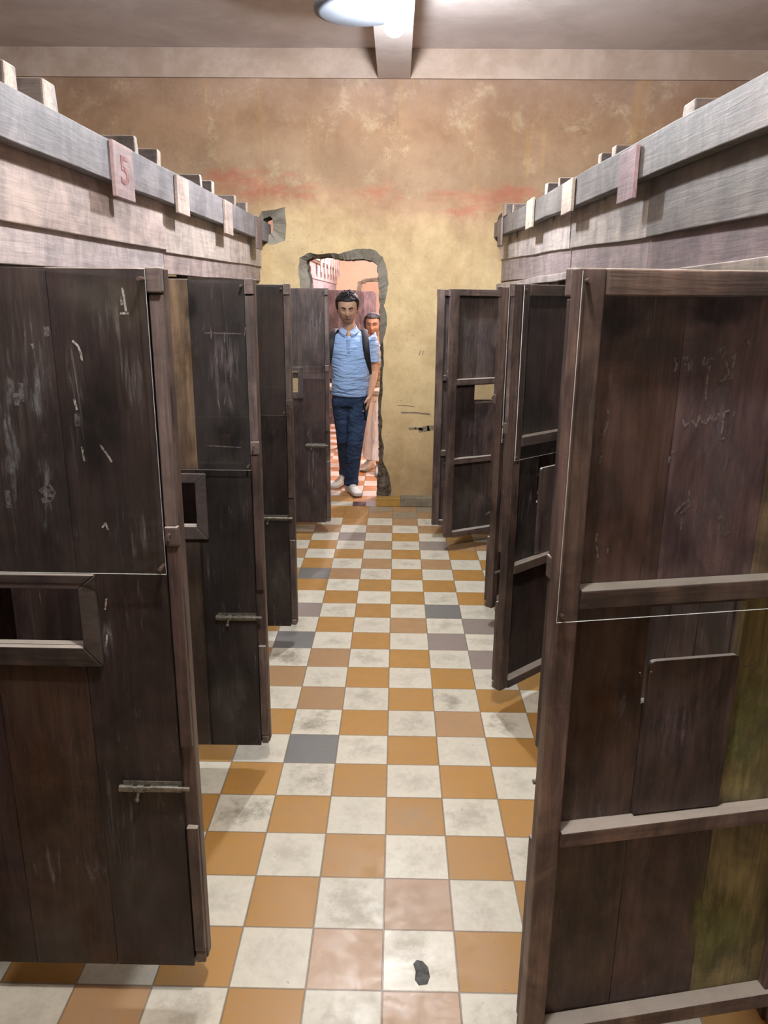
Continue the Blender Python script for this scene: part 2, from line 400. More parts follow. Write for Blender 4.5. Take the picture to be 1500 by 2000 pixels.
# pierced far wall -----------------------------------------------------------
def densify(poly, step, jit, rnd, lock=lambda p: False):
    out = []
    for i in range(len(poly)):
        a, b = Vector(poly[i]), Vector(poly[(i+1) % len(poly)]); n = max(1, int((b-a).length/step))
        for k in range(n):
            p = a.lerp(b, k/n)
            if jit and not lock(p): p = p+Vector((rnd.uniform(-jit, jit), rnd.uniform(-jit, jit)))
            out.append((p.x, p.y))
    return out

def pierced_wall(name, x0, x1, z1, yf, yb, holes, mats, ):
    """holes: list of dict(outer, inner, dep); outer = outline in the wall face, inner = outline of the opening"""
    bm = bmesh.new()
    def loop(poly, y): 
        vs = [bm.verts.new((p[0], y, p[1])) for p in poly]; return vs, [bm.edges.new((vs[i], vs[(i+1) % len(vs)])) for i in range(len(vs))]
    es = []; rect = [(x0, 0), (x1, 0), (x1, z1), (x0, z1)]
    # every hole touching the floor is part of the outline: keep it just above it
    _, e = loop(rect, yf); es += e
    hl = []
    for h in holes:
        v, e = loop(h['outer'], yf); es += e; hl.append(v)
    bmesh.ops.triangle_fill(bm, use_beauty=True, edges=es, normal=(0, -1, 0))
    for f in bm.faces: f.material_index = 0
    es = []; _, e = loop(rect, yb); es += e; hb = []
    nf = set(bm.faces)
    for h in holes:
        v, e = loop(h['inner'], yb); es += e; hb.append(v)
    bmesh.ops.triangle_fill(bm, use_beauty=True, edges=es, normal=(0, 1, 0))
    for h, vo, vb in zip(holes, hl, hb):
        n = len(h['inner']); rnd = random.Random(3)
        vm = [bm.verts.new((p[0], yf+h['dep']+rnd.uniform(-0.006, 0.006), p[1])) for p in h['inner']]
        rings = [vm]
        for t in (0.35, 0.7):
            rings.append([bm.verts.new((p[0]+rnd.uniform(-.008, .008), yf+h['dep']+t*(yb-yf-h['dep']), p[1]+rnd.uniform(-.008, .008))) for p in h['inner']])
        rings.append(vb)
        for i in range(n):
            j = (i+1) % n
            if h['inner'][i][1] < .008 and h['inner'][j][1] < .008: continue
            f = bm.faces.new((vo[i], vo[j], vm[j], vm[i])); f.material_index = h.get('mi', [1])[i % len(h.get('mi', [1]))]
            for a, b in zip(rings, rings[1:]):
                f = bm.faces.new((a[i], a[j], b[j], b[i])); f.material_index = 2
    bmesh.ops.recalc_face_normals(bm, faces=bm.faces)
    me = bpy.data.meshes.new(name); bm.to_mesh(me); bm.free()
    for m in mats: me.materials.append(m)
    o = bpy.data.objects.new(name, me); col.objects.link(o); return tag(o, kind='structure')

rnd = random.Random(11)
# matching lists of points: outline of the opening and of the bare mortar around it
inner = [(-0.690, 0.004), (-0.690, 0.6), (-0.690, 1.2), (-0.685, 1.80), (-0.706, 1.92), (-0.715, 2.005), (-0.664, 2.028), (-0.60, 2.03), (-0.542, 2.036), (-0.46, 2.018), (-0.40, 2.012),
         (-0.338, 2.013), (-0.277, 2.020), (-0.225, 2.012), (-0.184, 2.006), (-0.150, 1.975), (-0.140, 1.88), (-0.137, 1.80), (-0.135, 1.72), (-0.127, 1.65), (-0.126, 1.55), (-0.131, 1.45), (-0.122, 1.35),
         (-0.110, 1.244), (-0.116, 1.12), (-0.123, 0.993), (-0.135, 0.823), (-0.130, 0.70), (-0.125, 0.607), (-0.127, 0.50), (-0.123, 0.386), (-0.133, 0.252), (-0.140, 0.12), (-0.140, 0.004)]
outer = [(-0.735, 0.004), (-0.735, 0.6), (-0.74, 1.2), (-0.750, 1.70), (-0.778, 1.90), (-0.768, 2.02), (-0.690, 2.062), (-0.62, 2.050), (-0.541, 2.060), (-0.455, 2.055), (-0.41, 2.070),
         (-0.345, 2.088), (-0.285, 2.094), (-0.22, 2.096), (-0.165, 2.085), (-0.103, 2.035), (-0.068, 1.93), (-0.058, 1.83), (-0.072, 1.72), (-0.092, 1.665), (-0.062, 1.57), (-0.070, 1.49), (-0.096, 1.38),
         (-0.088, 1.244), (-0.098, 1.12), (-0.096, 0.993), (-0.112, 0.823), (-0.094, 0.70), (-0.104, 0.607), (-0.082, 0.50), (-0.090, 0.386), (-0.030, 0.252), (-0.010, 0.12), (-0.045, 0.004)]
def pair_densify(a, b, k, ja, jb):
    A, B = [], []
    n = len(a)
    for i in range(n):
        j = (i+1) % n
        for t in range(k):
            f = t/k; la = Vector(a[i]).lerp(Vector(a[j]), f); lb = Vector(b[i]).lerp(Vector(b[j]), f)
            if i < n-1:
                la += Vector((rnd.uniform(-ja, ja), rnd.uniform(-ja, ja) if t else 0)); lb += Vector((rnd.uniform(-jb, jb), rnd.uniform(-jb, jb) if t else 0))
            la.y = max(la.y, 0.004); lb.y = max(lb.y, 0.004)
            A.append(tuple(la)); B.append(tuple(lb))
    return A, B
KD = 4
inD, outD = pair_densify(inner, outer, KD, 0.0045, 0.004)
mi = []
for i in range(len(inner)):
    mi += ([1] if i < 22 else [2])*KD
def patch(cx, cz, pts, hole):
    o_ = [(cx+x, cz+z) for x, z in pts]; i_ = [(cx+x, cz+z) for x, z in hole]
    return pair_densify(o_, i_, 3, 0.004, 0.003)
# rough sockets where the two long beams enter the wall
lo_, li_ = patch(-0.95, 2.29, [(-.10, -.16), (-.02, -.17), (.07, -.14), (.085, -.02), (.075, .11), (.0, .09), (-.10, .08), (-.16, 0.0)],
                 [(-.10, -.09), (-.06, -.09), (-.035, -.08), (-.022, -.02), (-.03, .03), (-.05, .045), (-.10, .03), (-.13, -.02)])
ro_, ri_ = patch(0.845, 2.27, [(-.03, -.17), (.10, -.16), (.12, 0), (.10, .14), (.0, .125), (-.045, .08), (-.07, -.02), (-.055, -.10)],
                 [(-.02, -.08), (.08, -.08), (.10, 0), (.08, .06), (.0, .06), (-.025, .04), (-.04, -.01), (-.035, -.05)])
for L in (inD, outD): pass
pierced_wall('wall_far', XL, XR, 3.5, YW, YW2,
             [dict(outer=outD, inner=inD, dep=0.045, mi=mi), dict(outer=lo_, inner=li_, dep=0.05, mi=[1]), dict(outer=ro_, inner=ri_, dep=0.05, mi=[1])],
             [WALL, CONC, RUBB])
in2 = [(-0.62, 0.004), (-0.62, 1.8), (-0.60, 1.93), (-0.50, 1.97), (-0.2, 1.975), (0.2, 1.95), (0.2, 0.004)]
ou2 = [(-0.66, 0.004), (-0.68, 1.8), (-0.66, 1.96), (-0.53, 2.02), (-0.2, 2.03), (0.26, 2.0), (0.26, 0.004)]
rnd = random.Random(4); i2, o2 = pair_densify(in2, ou2, 6, 0.006, 0.008)
pierced_wall('wall_next_far', XL, XR, 3.5, Y2, Y2+0.2, [dict(outer=o2, inner=i2, dep=0.04, mi=[1])], [WALLP, CONC, RUBB])
# wall step: tiled block and cement baseboard
b = MB(); b.box(-0.145, 0.062, 4.755, YW+0.01, 0, 0.075); b.build('trim_3', simple('ochre glazed step tile', (0.42, 0.24, 0.055), 0.4, 20, 0.15), bevel=0.004, kind='structure')
b = MB(); b.box(0.062, 0.86, 4.755, YW+0.01, 0, 0.085, j=0.003); b.build('baseboard_far', STEPM, bevel=0.008, kind='structure')
# threshold slabs in the opening
b = MB()
for xa, xb, ya, yb, c in ((-.69, -.345, 4.76, 4.90, (0.55, 0.53, 0.42)), (-.345, -.235, 4.76, 4.90, (0.10, 0.035, 0.035)), (-.235, -.135, 4.76, 4.92, (0.50, 0.42, 0.42)),
                          (-.69, -.345, 4.90, 5.10, (0.50, 0.27, 0.09)), (-.345, -.235, 4.90, 5.10, (0.52, 0.26, 0.12)), (-.235, -.135, 4.92, 5.10, (0.55, 0.31, 0.2))):
    b.box(xa+.001, xb-.001, ya+.001, yb-.001, -0.02, 0.003, c)
def attr_mat(name, rough=0.45):
    m, nt = nt_new(name); bb = NB(nt); at = bb.n('ShaderNodeAttribute', attribute_name='col'); tc = bb.n('ShaderNodeTexCoord')
    n = bb.noise(tc.outputs['Object'], 25, 5, 0.65)
    bb.out(bb.mix(bb.math('MULTIPLY', bb.smooth(n, .4, .8), 0.3), at.outputs['Color'], (0.25, 0.2, 0.15)), rough, n, 0.15, 0.002)
    return m
ATT = attr_mat('worn threshold tile'); b.build('trim_4', ATT, kind='structure')
# wall scars low on the plaster
b = MB()
for (xa, za, xb, zb, wd) in ((0.06, 0.80, 0.30, 0.79, .012), (0.13, .665, .24, .66, .02), (0.22, .655, .36, .675, .045), (0.03, .86, .17, .85, .006), (.20, 1.27, .215, 1.31, .006), (.225, 1.27, .24, 1.31, .006)):
    b.ribbon([(xa, YW-0.0015, za), ((xa+xb)/2, YW-0.0015, (za+zb)/2+.006), (xb, YW-0.0015, zb)], wd, (0, -1, 0), (0.17, 0.13, 0.09))
b.build('trim_5', simple('bare scraped mortar', (0.24, 0.19, 0.125), 0.9, 60, 0.3), kind='structure')
# black scuff on the floor tile near the camera
b = MB(); pts = [(0.085, 0.035), (0.095, 0.018), (0.118, 0.022), (0.126, 0.045), (0.122, 0.075), (0.108, 0.094), (0.092, 0.098), (0.082, 0.085), (0.088, 0.06)]
b.add([(x, y, 0.0008) for x, y in pts]+[(x, y, 0.0002) for x, y in pts], [tuple(range(9)), tuple(range(17, 8, -1))]+[(i, (i+1) % 9, 9+(i+1) % 9, 9+i) for i in range(9)])
b.build('tar_spot', simple('dark tar', (0.09, 0.09, 0.085), 0.7, 60, 0.4), label='dark grey blotch stuck on the cream floor tile in the foreground', cat='floor stain')

# ------------------------------------------------------------------ wooden cell fronts
PALE = (0.47, 0.39, 0.36); PALE2 = (0.33, 0.27, 0.255); GREYW = (0.27, 0.245, 0.235); DARKW = (0.034, 0.023, 0.021)
def boards(bm_, x_of, ya, yb, z0a, z1a, z0b, z1b, t, c, sgn, wav=0.006, seg=10):
    """long board on a wall; x_of(y) gives its back face, sgn the way it faces; edges slightly wavy"""
    vs = []; sd = random.uniform(0, 50)
    for i in range(seg+1):
        f = i/seg; y = ya+(yb-ya)*f
        z0 = z0a+(z0b-z0a)*f+wav*(noise.noise((y*1.6+sd, 0.3, 0))); z1 = z1a+(z1b-z1a)*f+wav*(noise.noise((y*1.6+sd, 5.3, 0)))
        xo = x_of(y)+0.004*noise.noise((y+sd, 2, 1))*sgn
        vs += [(xo, y, z0), (xo+sgn*t, y, z0), (xo+sgn*t, y, z1), (xo, y, z1)]
    fs = [(0, 1, 2, 3), (4*seg+3, 4*seg+2, 4*seg+1, 4*seg)]
    for i in range(seg):
        for k in range(4): fs.append((4*i+k, 4*i+(k+1) % 4, 4*(i+1)+(k+1) % 4, 4*(i+1)+k))
    bm_.add(vs, fs, c)

def part_board(name, parent, *a, mat=None, **k):
    m = MB(); boards(m, *a); return m.build(name, mat or WY, parent, bevel=0.003, **k)

# openings (near jamb, far jamb)
OPL = [(-2.2, -1.6), (-1.08, -0.46), (-0.02, 0.60), (0.95, 1.58), (2.04, 2.66), (3.92, 4.55)]
OPR = [(-2.3, -1.7), (-0.68, -0.06), (1.24, 1.86), (2.18, 2.80), (3.27, 3.89), (4.0, 4.6)]
def front(name, label, sgn, xf, ops, y0, y1):
    th = empty(name, (0, 0, 0), label=label, cat='partition wall')
    ys = [y0]+[v for o_ in ops for v in o_]+[y1]
    for i in range(0, len(ys), 2):
        a, c = ys[i], ys[i+1]
        if c-a < 0.03: continue
        m = MB(); n = max(1, round((c-a)/0.2))
        for k in range(n):
            ya, yb = a+(c-a)*k/n, a+(c-a)*(k+1)/n; v = random.uniform(.8, 1.3)
            x = xf((ya+yb)/2)
            m.box(min(x, x-sgn*.02), max(x, x-sgn*.02), ya+.001, yb-.001, 0.0, 1.84, tuple(q*v for q in DARKW))
        m.build('plank_infill', WV, th, bevel=0.002)
    for a, c in ops:       # jambs
        for y in (a-0.02, c+0.02):
            x = xf(y); m = MB(); m.box(min(x-sgn*.001, x-sgn*.06), max(x-sgn*.001, x-sgn*.06), y-.02, y+.02, 0, 1.84, tuple(q*1.3 for q in DARKW)); m.build('jamb', WV, th, bevel=0.003)
    # cell dividers behind the front
    for i in range(0, len(ys), 2):
        y = (ys[i]+ys[i+1])/2 if 0 < i < len(ys)-1 else (ys[i] if i else None)
        if y is None or y > 4.7 and i: continue
        x = xf(y); x2 = x-sgn*1.7; m = MB()
        for k in range(9):
            xa, xb = x-sgn*(.025+1.68*k/9), x-sgn*(.025+1.68*(k+1)/9); v = random.uniform(.7, 1.5)
            m.box(min(xa, xb)+.001, max(xa, xb)-.001, y-.01, y+.01, 0, 1.84, tuple(q*v for q in (0.032, 0.020, 0.023)))
        m.build('divider', WV, th, bevel=0.002)
    m = MB(); k = 0; y = y0
    while y < y1-.01:
        x = xf(y)-sgn*1.73; v = random.uniform(.7, 1.4); m.box(min(x, x-sgn*.02), max(x, x-sgn*.02), y+.001, min(y+.22, y1-.002), 0, 1.84, tuple(q*v for q in (0.045, 0.028, 0.035))); y += .22
    m.build('rear_boards', WV, th, bevel=.002)
    return th
lf = front('cell_front', 'long left wall of wooden cells with pale dusty boards above its doors', 1, lambda y: WLX, OPL, -3.0, YW)
x_l = lambda y: WLX
part_board('upper_board', lf, x_l, -3.0, 2.18, 1.90, 2.19, 1.935, 2.19, 0.038, PALE, 1)
part_board('upper_board', lf, lambda y: WLX-.004, 2.185, YW-.01, 1.925, 2.19, 1.955, 2.14, 0.036, (0.44, 0.38, 0.34), 1)
part_board('lower_board', lf, x_l, -3.0, 2.17, 1.79, 1.93, 1.825, 1.95, 0.022, (0.46, 0.41, 0.41), 1)
part_board('lower_board', lf, x_l, 2.18, YW-.01, 1.825, 1.95, 1.845, 1.97, 0.020, PALE2, 1)
rf = front('cell_front', 'long right wall of wooden cells with grey lapped boards above its doors', -1, wallR, OPR, -3.0, YW)
part_board('upper_board', rf, wallR, -3.0, 1.30, 1.89, 2.16, 1.945, 2.17, 0.042, (0.145, 0.135, 0.125), -1)
part_board('upper_board', rf, wallR, 1.305, 2.46, 1.945, 2.17, 1.975, 2.18, 0.034, (0.32, 0.29, 0.265), -1)
part_board('upper_board', rf, lambda y: wallR(y)+.004, 2.50, YW-.01, 1.975, 2.18, 2.02, 2.20, 0.034, (0.42, 0.38, 0.36), -1)
part_board('lower_board', rf, wallR, -3.0, 1.30, 1.80, 1.95, 1.83, 1.96, 0.024, (0.16, 0.125, 0.13), -1)
part_board('lower_board', rf, wallR, 1.305, 2.46, 1.83, 1.96, 1.86, 1.99, 0.022, (0.23, 0.19, 0.19), -1)
part_board('lower_board', rf, wallR, 2.49, YW-.01, 1.85, 1.99, 1.86, 2.03, 0.020, (0.26, 0.22, 0.22), -1)
part_board('door_header', rf, lambda y: wallR(y)-.02, 2.3, YW-.01, 1.825, 1.862, 1.80, 1.835, 0.035, (0.36, 0.32, 0.31), -1)
part_board('ledge_strip', rf, lambda y: wallR(y)-.02, -2.0, 1.15, 1.80, 1.87, 1.80, 1.83, 0.02, (0.20, 0.175, 0.15), -1)
m = MB(); m.box(0.96, 1.02, -0.9, 0.1, 0.0, 0.05, (0.3, 0.26, 0.22)); m.build('sill', WY, rf, bevel=0.006)

# the two long beams
BLX0, BLX1 = -1.052, -1.012
def long_beam(label, xf, ya, yb, z0, z1, sgn, c, sp_=()):
    m = MB(); boards(m, xf, ya, yb, z0[0], z1[0], z0[1], z1[1], 0.045, c, sgn, 0.010, 26)
    return m.build('timber_beam', WY, None, bevel=0.003, label=label, cat='beam')
long_beam('weathered grey timber rail along the top of the left cell row, ending in a broken wall socket', lambda y: -1.058, -3.0, 4.98, (2.11, 2.145), (2.245, 2.285), 1, (0.20, 0.19, 0.20))
long_beam('rough grey timber rail along the top of the right cell row, running into the far wall', lambda y: wallR(y)-.045, -3.0, 4.98, (2.075, 2.185), (2.205, 2.30), -1, (0.165, 0.157, 0.15))
for y in (-2.6, -.4, .4, 1.15, 2.7, 3.9):
    m = MB(); m.box(-1.0605, -1.0585, y-.03, y+.03, 2.13, 2.22, GREYW); m.build('spacer_block', WY, lf)
for y in (-2.6, -.4, .5, 1.9, 2.9, 4.1):
    m = MB(); m.box(wallR(y)-.044, wallR(y)-.042, y-.03, y+.03, 2.13, 2.2, GREYW); m.build('spacer_block', WY, rf)

# number plates
def plate(label, x, ya, yb, z0, z1, sgn, c, num=None, tilt=0.0, nc=(0.25, 0.06, 0.06)):
    m = MB(); t = 0.014
    m.add([(x, ya, z0+tilt), (x+sgn*t, ya, z0+tilt), (x+sgn*t, ya, z1), (x, ya, z1), (x, yb, z0), (x+sgn*t, yb, z0), (x+sgn*t, yb, z1), (x, yb, z1)],
          [(0, 1, 2, 3), (7, 6, 5, 4), (0, 4, 5, 1), (1, 5, 6, 2), (2, 6, 7, 3), (3, 7, 4, 0)], c)
    o = m.build('number_plate', WY, None, bevel=0.002, label=label, cat='number plate', group='thin boards nailed over the long beams')
    if num:
        cu = bpy.data.curves.new('painted_number', 'FONT'); cu.body = num; cu.size = 0.19; cu.extrude = 0.0008; cu.align_x = 'CENTER'; cu.align_y = 'CENTER'; cu.offset = 0.002
        dt = bpy.data.objects.new('painted_number', cu); col.objects.link(dt)
        dt.matrix_world = Matrix.Translation((x+sgn*(t+.001), (ya+yb)/2, (z0+z1)/2)) @ Matrix.Rotation(R(90)*sgn, 4, 'Z') @ Matrix.Rotation(R(90), 4, 'X') @ Matrix.Scale(0.72, 4, (0, 1, 0)) @ Matrix.Scale(1.15, 4, (1, 0, 0))
        bpy.context.view_layer.update()
        me = bpy.data.meshes.new_from_object(dt); mw = dt.matrix_world.copy(); bpy.data.objects.remove(dt)
        me.transform(mw); me.materials.clear(); me.materials.append(simple('faded red paint', (0.30, 0.13, 0.13), 0.7, 40, 0.4))
        d = bpy.data.objects.new('painted_number', me); col.objects.link(d); d.parent = o; d['label'] = 'faded red number'
    return o
plate('pinkish board with a faded red 5, nearest of the left beam', BLX1, 1.365, 1.575, 2.075, 2.262, 1, (0.38, 0.275, 0.275), '5')
plate('pale board with reddish stains, second on the left beam from the camera', BLX1, 2.184, 2.39, 2.10, 2.262, 1, (0.44, 0.36, 0.32))
plate('pale board third along the left beam from the camera', BLX1, 3.20, 3.41, 2.085, 2.272, 1, (0.42, 0.35, 0.31))
plate('dark brown board on the left beam just before the wall socket', BLX1, 4.25, 4.46, 2.06, 2.280, 1, (0.16, 0.12, 0.115))
def pr_(label, ya, yb, z0, z1, c): return plate(label, wallR((ya+yb)/2)-.092, ya, yb, z0, z1, -1, c)
pr_('mauve board with rounded corner, nearest on the right beam', 1.27, 1.47, 2.07, 2.24, (0.27, 0.185, 0.20))
pr_('pale striped board second along the right beam', 2.18, 2.40, 2.12, 2.262, (0.46, 0.40, 0.34))
pr_('narrow cream board third along the right beam', 3.14, 3.36, 2.13, 2.29, (0.50, 0.46, 0.37))
pr_('brown board on the right beam beside the far wall', 4.33, 4.52, 2.10, 2.29, (0.17, 0.13, 0.12))

# cross timbers lying on the beams
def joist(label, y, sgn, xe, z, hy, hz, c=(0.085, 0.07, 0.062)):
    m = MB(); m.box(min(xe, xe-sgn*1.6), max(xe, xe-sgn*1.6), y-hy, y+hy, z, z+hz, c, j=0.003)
    m.c[5 if sgn > 0 else 4] = (0.42, .36, .30)  # bulb light painted in: corridor end coloured paler than the dark sides
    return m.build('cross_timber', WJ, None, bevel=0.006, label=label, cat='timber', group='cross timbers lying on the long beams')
ordn = ['nearest', 'second', 'third', 'fourth', 'fifth', 'sixth', 'seventh', 'eighth']
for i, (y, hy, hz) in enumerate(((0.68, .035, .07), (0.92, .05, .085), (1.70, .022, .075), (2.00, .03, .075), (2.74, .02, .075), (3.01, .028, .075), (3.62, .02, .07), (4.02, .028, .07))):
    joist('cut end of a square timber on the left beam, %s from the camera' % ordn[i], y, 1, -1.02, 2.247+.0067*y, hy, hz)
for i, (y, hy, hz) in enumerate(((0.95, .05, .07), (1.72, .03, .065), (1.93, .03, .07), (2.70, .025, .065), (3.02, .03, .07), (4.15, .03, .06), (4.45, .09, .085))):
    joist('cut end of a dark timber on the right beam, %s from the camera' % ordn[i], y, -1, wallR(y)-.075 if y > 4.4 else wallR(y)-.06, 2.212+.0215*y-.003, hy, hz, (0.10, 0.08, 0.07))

# ------------------------------------------------------------------ doors
Wd = 0.655; ZB, ZT = 0.10, 1.785
def ray_pt(px, py):
    return fwd+rgt*((px-750)/FPX)-upv*((py-1000)/FPX)
def on_door(px, py, root, yl):
    """photo point -> door's own frame on the plane y = yl"""
    M = Matrix.Translation(root.location) @ Matrix.Rotation(root.rotation_euler.z, 4, 'Z'); Mi = M.inverted()
    o = Mi @ CAM; d = Mi.to_3x3() @ ray_pt(px, py); t = (yl-o.y)/d.y; return o+d*t

def door(loc, rz, label, cols, hz=.985, hh=.138, az=1.16, aside='ext', bz=.625, frame=True, cover=None, scale=1.0, simple_=False, split=1.165, dk=.8, xs=(0, .225, .43, .625)):
    t = empty('cell_door', loc, rz, label=label, cat='door', group='open wooden cell doors')
    cols = [tuple(tuple(q*dk for q in c) for c in pr) for pr in cols]
    hx0, hx1 = .225, .435; h0, h1 = hz, hz+hh
    m = MB()
    for i in range(3):
        a, c = xs[i]+.001, xs[i+1]-.001; ct, cb = cols[i]
        zt = ZT-random.uniform(0, .006)
        if i == 1:
            if c > hx1: m.box(hx1, c, 0, .02, ZB, max(split, h1), cb); m.box(hx1, c, 0, .02, max(split, h1), zt, ct); c = hx1
            if a < hx0: m.box(a, hx0, 0, .02, ZB, max(split, h1), cb); m.box(a, hx0, 0, .02, max(split, h1), zt, ct); a = hx0
            m.box(a, c, 0, .02, ZB, h0, cb); m.box(a, c, 0, .02, h1, max(split, h1), cb); m.box(a, c, 0, .02, max(split, h1), zt, ct)
        elif i == 2:
            if a < hx1: m.box(a, hx1, 0, .02, ZB, h0, cb); m.box(a, hx1, 0, .02, h1, max(split, h1), cb); m.box(a, hx1, 0, .02, max(split, h1), zt, ct)
            if a < hx1: a = hx1
            m.box(hx1, max(c, hx1+.001), 0, .02, ZB, split, cb); m.box(max(a, hx1), c, 0, .02, split, zt, ct)
        else:
            m.box(a, c, 0, .02, ZB, split, cb); m.box(a, c, 0, .02, split, zt, ct)
    m.build('plank_panel', WV, t)
    fk = .45+.55*dk/.8 if dk < 1 else 1.75; fr = tuple(q*fk for q in (0.075, 0.052, 0.045)); fr2 = tuple(q*fk for q in (0.10, 0.073, 0.062))
    m = MB(); m.box(Wd-.05, Wd, .0202, .056, ZB+.005, ZT, fr2, j=.001); m.build('stile', WV, t, bevel=.003)
    m = MB(); m.box(0.0, .045, .0202, .05, ZB+.005, ZT, fr, j=.001); m.build('stile', WV, t, bevel=.003)
    for za, zb, y1 in ((1.742, 1.785, .062), (1.165, 1.205, .06), (.628, .665, .06), (.102, .142, .062)):
        m = MB(); m.box(.03 if za < .2 else .046, Wd-.0505, .0205, y1, za, zb, fr2, j=.0015); m.build('rail', WH, t, bevel=.003)
    # lap strip on the stile, notched for the bolt
    m = MB()
    for za, zb, c in ((.14, bz-.12, (0.10, .08, .072)), (bz+.1, 1.215, (0.07, .05, .046)), (1.262, 1.735, (0.12, .10, .096))):
        if zb > za: m.box(.627, .653, .004, .0195, za, zb, c, j=.0008)
    m.build('lap_strip', WV, t, bevel=.002)
    m = MB(); m.box(.626, .655, -.004, .0195, 1.739, 1.787, (0.15, .125, .12)); m.build('stop_block', WH, t, bevel=.003)
    m = MB(); m.box(.626, .655, -.002, .0195, 1.216, 1.261, (0.12, .09, .085)); m.build('stop_block', WH, t, bevel=.004)
    m = MB(); m.cyl((.638, -.014, 1.245), (.638, .004, 1.245), .003, 8); m.cyl((.638, -.014, 1.245), (.638, -.014, 1.235), .003, 8); m.build('nail', NAIL, t)
    m = MB(); m.box(.627, .652, .006, .0195, ZB+.004, .135, (0.15, .125, .11)); m.build('stop_block', WH, t, bevel=.003)
    if frame:
        m = MB(); w_ = .036; X0, X1, Z0, Z1 = hx0-w_, hx1+w_, h0-w_-.012, h1+w_-.006; d0, d1 = -.018, -.0005
        ou = [(X0, Z0), (X1, Z0), (X1, Z1), (X0, Z1)]; inn = [(hx0, h0), (hx1, h0), (hx1, h1), (hx0, h1)]
        for i in range(4):
            j = (i+1) % 4; cc = tuple(q*fk*.62 for q in [(0.12, .10, .095), (0.075, .062, .06), (0.07, .05, .05), (0.08, .07, .065)][i])
            g = .0012; A, B, C_, D_ = Vector(ou[i]), Vector(ou[j]), Vector(inn[j]), Vector(inn[i])
            e = (B-A).normalized()*g; A, B, C_, D_ = A+e, B-e, C_-e, D_+e
            q = [A, B, C_, D_]
            m.add([(p.x, d1, p.y) for p in q]+[(p.x, d0+(.006 if k in (0, 1) else 0), p.y) for k, p in enumerate(q)],
                  [(0, 1, 2, 3), (7, 6, 5, 4), (0, 4, 5, 1), (1, 5, 6, 2), (2, 6, 7, 3), (3, 7, 4, 0)], cc)
        m.build('hatch_frame', WH, t, bevel=.002)
    if cover:      # sliding shutter board on the inner face, lowered
        m = MB(); z1 = cover; x0, x1 = hx0+.004, hx1-.006; r = .012; pts = [(x0, .668), (x1, .668)]
        for k in range(5): a = math.pi/2*k/4; pts.append((x1-r+r*math.cos(a), z1-r+r*math.sin(a)))
        for k in range(5): a = math.pi/2+math.pi/2*k/4; pts.append((x0+r+r*math.cos(a), z1-r+r*math.sin(a)))
        n = len(pts); m.add([(x, .0205, z) for x, z in pts]+[(x, .032, z) for x, z in pts],
                            [tuple(range(n)), tuple(range(2*n-1, n-1, -1))]+[(i, (i+1) % n, n+(i+1) % n, n+i) for i in range(n)], (0.085, .065, .06))
        m.build('hatch_shutter', WV, t, bevel=.0015)
        for x, s_ in ((hx0-.02, -1), (hx1+.012, 1), (hx1-.012, 1)):
            m = MB(); m.cyl((x-.006*s_, .024, z1-.035), (x+.006*s_, .036, z1-.020), .0018, 8); m.build('nail', NAIL, t)
    # bolt on the outer face
    m = MB(); m.box(bx0 := .487, .625, -.003, -.0002, bz-.016, bz+.014); m.build('bolt_plate', METAL, t, bevel=.001)
    m = MB(); m.cyl((.482, -.010, bz), (.515, -.010, bz), .009, 12); m.cyl((.515, -.010, bz), (.645, -.010, bz), .0055, 12)
    m.cyl((.525, -.010, bz), (.540, -.010, bz), .010, 12); m.cyl((.555, -.010, bz), (.620, -.010, bz), .0085, 12)
    m.cyl((.527, -.012, bz), (.522, -.014, bz-.026), .004, 10); m.ell((.522, -.014, bz-.028), (.006, .006, .006), 10, 8)
    m.build('bolt', METAL, t, smooth=False)
    if az:
        ys = (-.0255, -.0225) if aside == 'ext' else (.0635, .0665)
        x0, x1 = (.005, .632) if aside == 'ext' else (.0, .653)
        m = MB(); m.box(x0, x1, ys[0], ys[1], az, ZT-.004); n = len(m.f)
        m.m = [0]*n
        m.m[0] = 1; m.m[5] = 1
        m.build('acrylic_sheet', [ACR, ACRE], t, label='clear acrylic protective sheet')
        for x, z in ((x1-.012, az+.012), (x1-.012, ZT-.02), (x0+.02, az+.012)):
            m = MB(); m.cyl((x, ys[0]-.003 if aside == 'ext' else ys[1]+.003, z), (x, .0, z) if aside == 'ext' else (x, .056, z), .0042, 10)
            m.build('screw', NAIL, t)
    return t

MAR = (0.058, 0.034, 0.034); BRN = (0.085, 0.052, 0.038); DRK = (0.036, 0.027, 0.027); GRY = (0.075, 0.058, 0.056); TAN = (0.22, 0.155, 0.095); OLV = (0.20, 0.18, 0.085)
PUR = (0.105, 0.072, 0.075)
L1 = door((-1.10, -.03, 0), 0, 'nearest left door, scratched maroon planks with a framed square hatch and long bolt', [(GRY, MAR), (GRY, (0.078, .046, .033)), ((0.05, .036, .038), (0.042, .029, .029))], hz=.985, az=1.163, dk=.6)
L2 = door((-1.10, .955, 0), R(0.5), 'second left door, black planks with one tan plank above its black hatch', [(TAN, (0.06, .045, .03)), ((0.30, .215, .135), (0.06, .045, .032)), ((0.036, .032, .034), (0.022, .019, .020))], hz=.965, hh=.155, az=1.168, dk=.62, xs=(0, .2, .446, .625))
L3 = door((-1.132, 2.045, 0), 0, 'third left door, darkest narrow-looking leaf with a dull bolt', [(MAR, DRK), (MAR, (0.02, .017, .017)), ((0.045, .032, .030), (0.026, .02, .020))], hz=.951, hh=.19, az=1.19, bz=.68, dk=.6)
L4 = door((-1.118, 3.925, 0), 0, 'farthest left door beside the walking man, its small hatch lit through', [(GRY, GRY), ((0.10, .08, .078), (0.05, .035, .033)), ((0.10, .075, .072), (0.05, .034, .033))], hz=1.072, hh=.145, az=1.25, bz=.685)
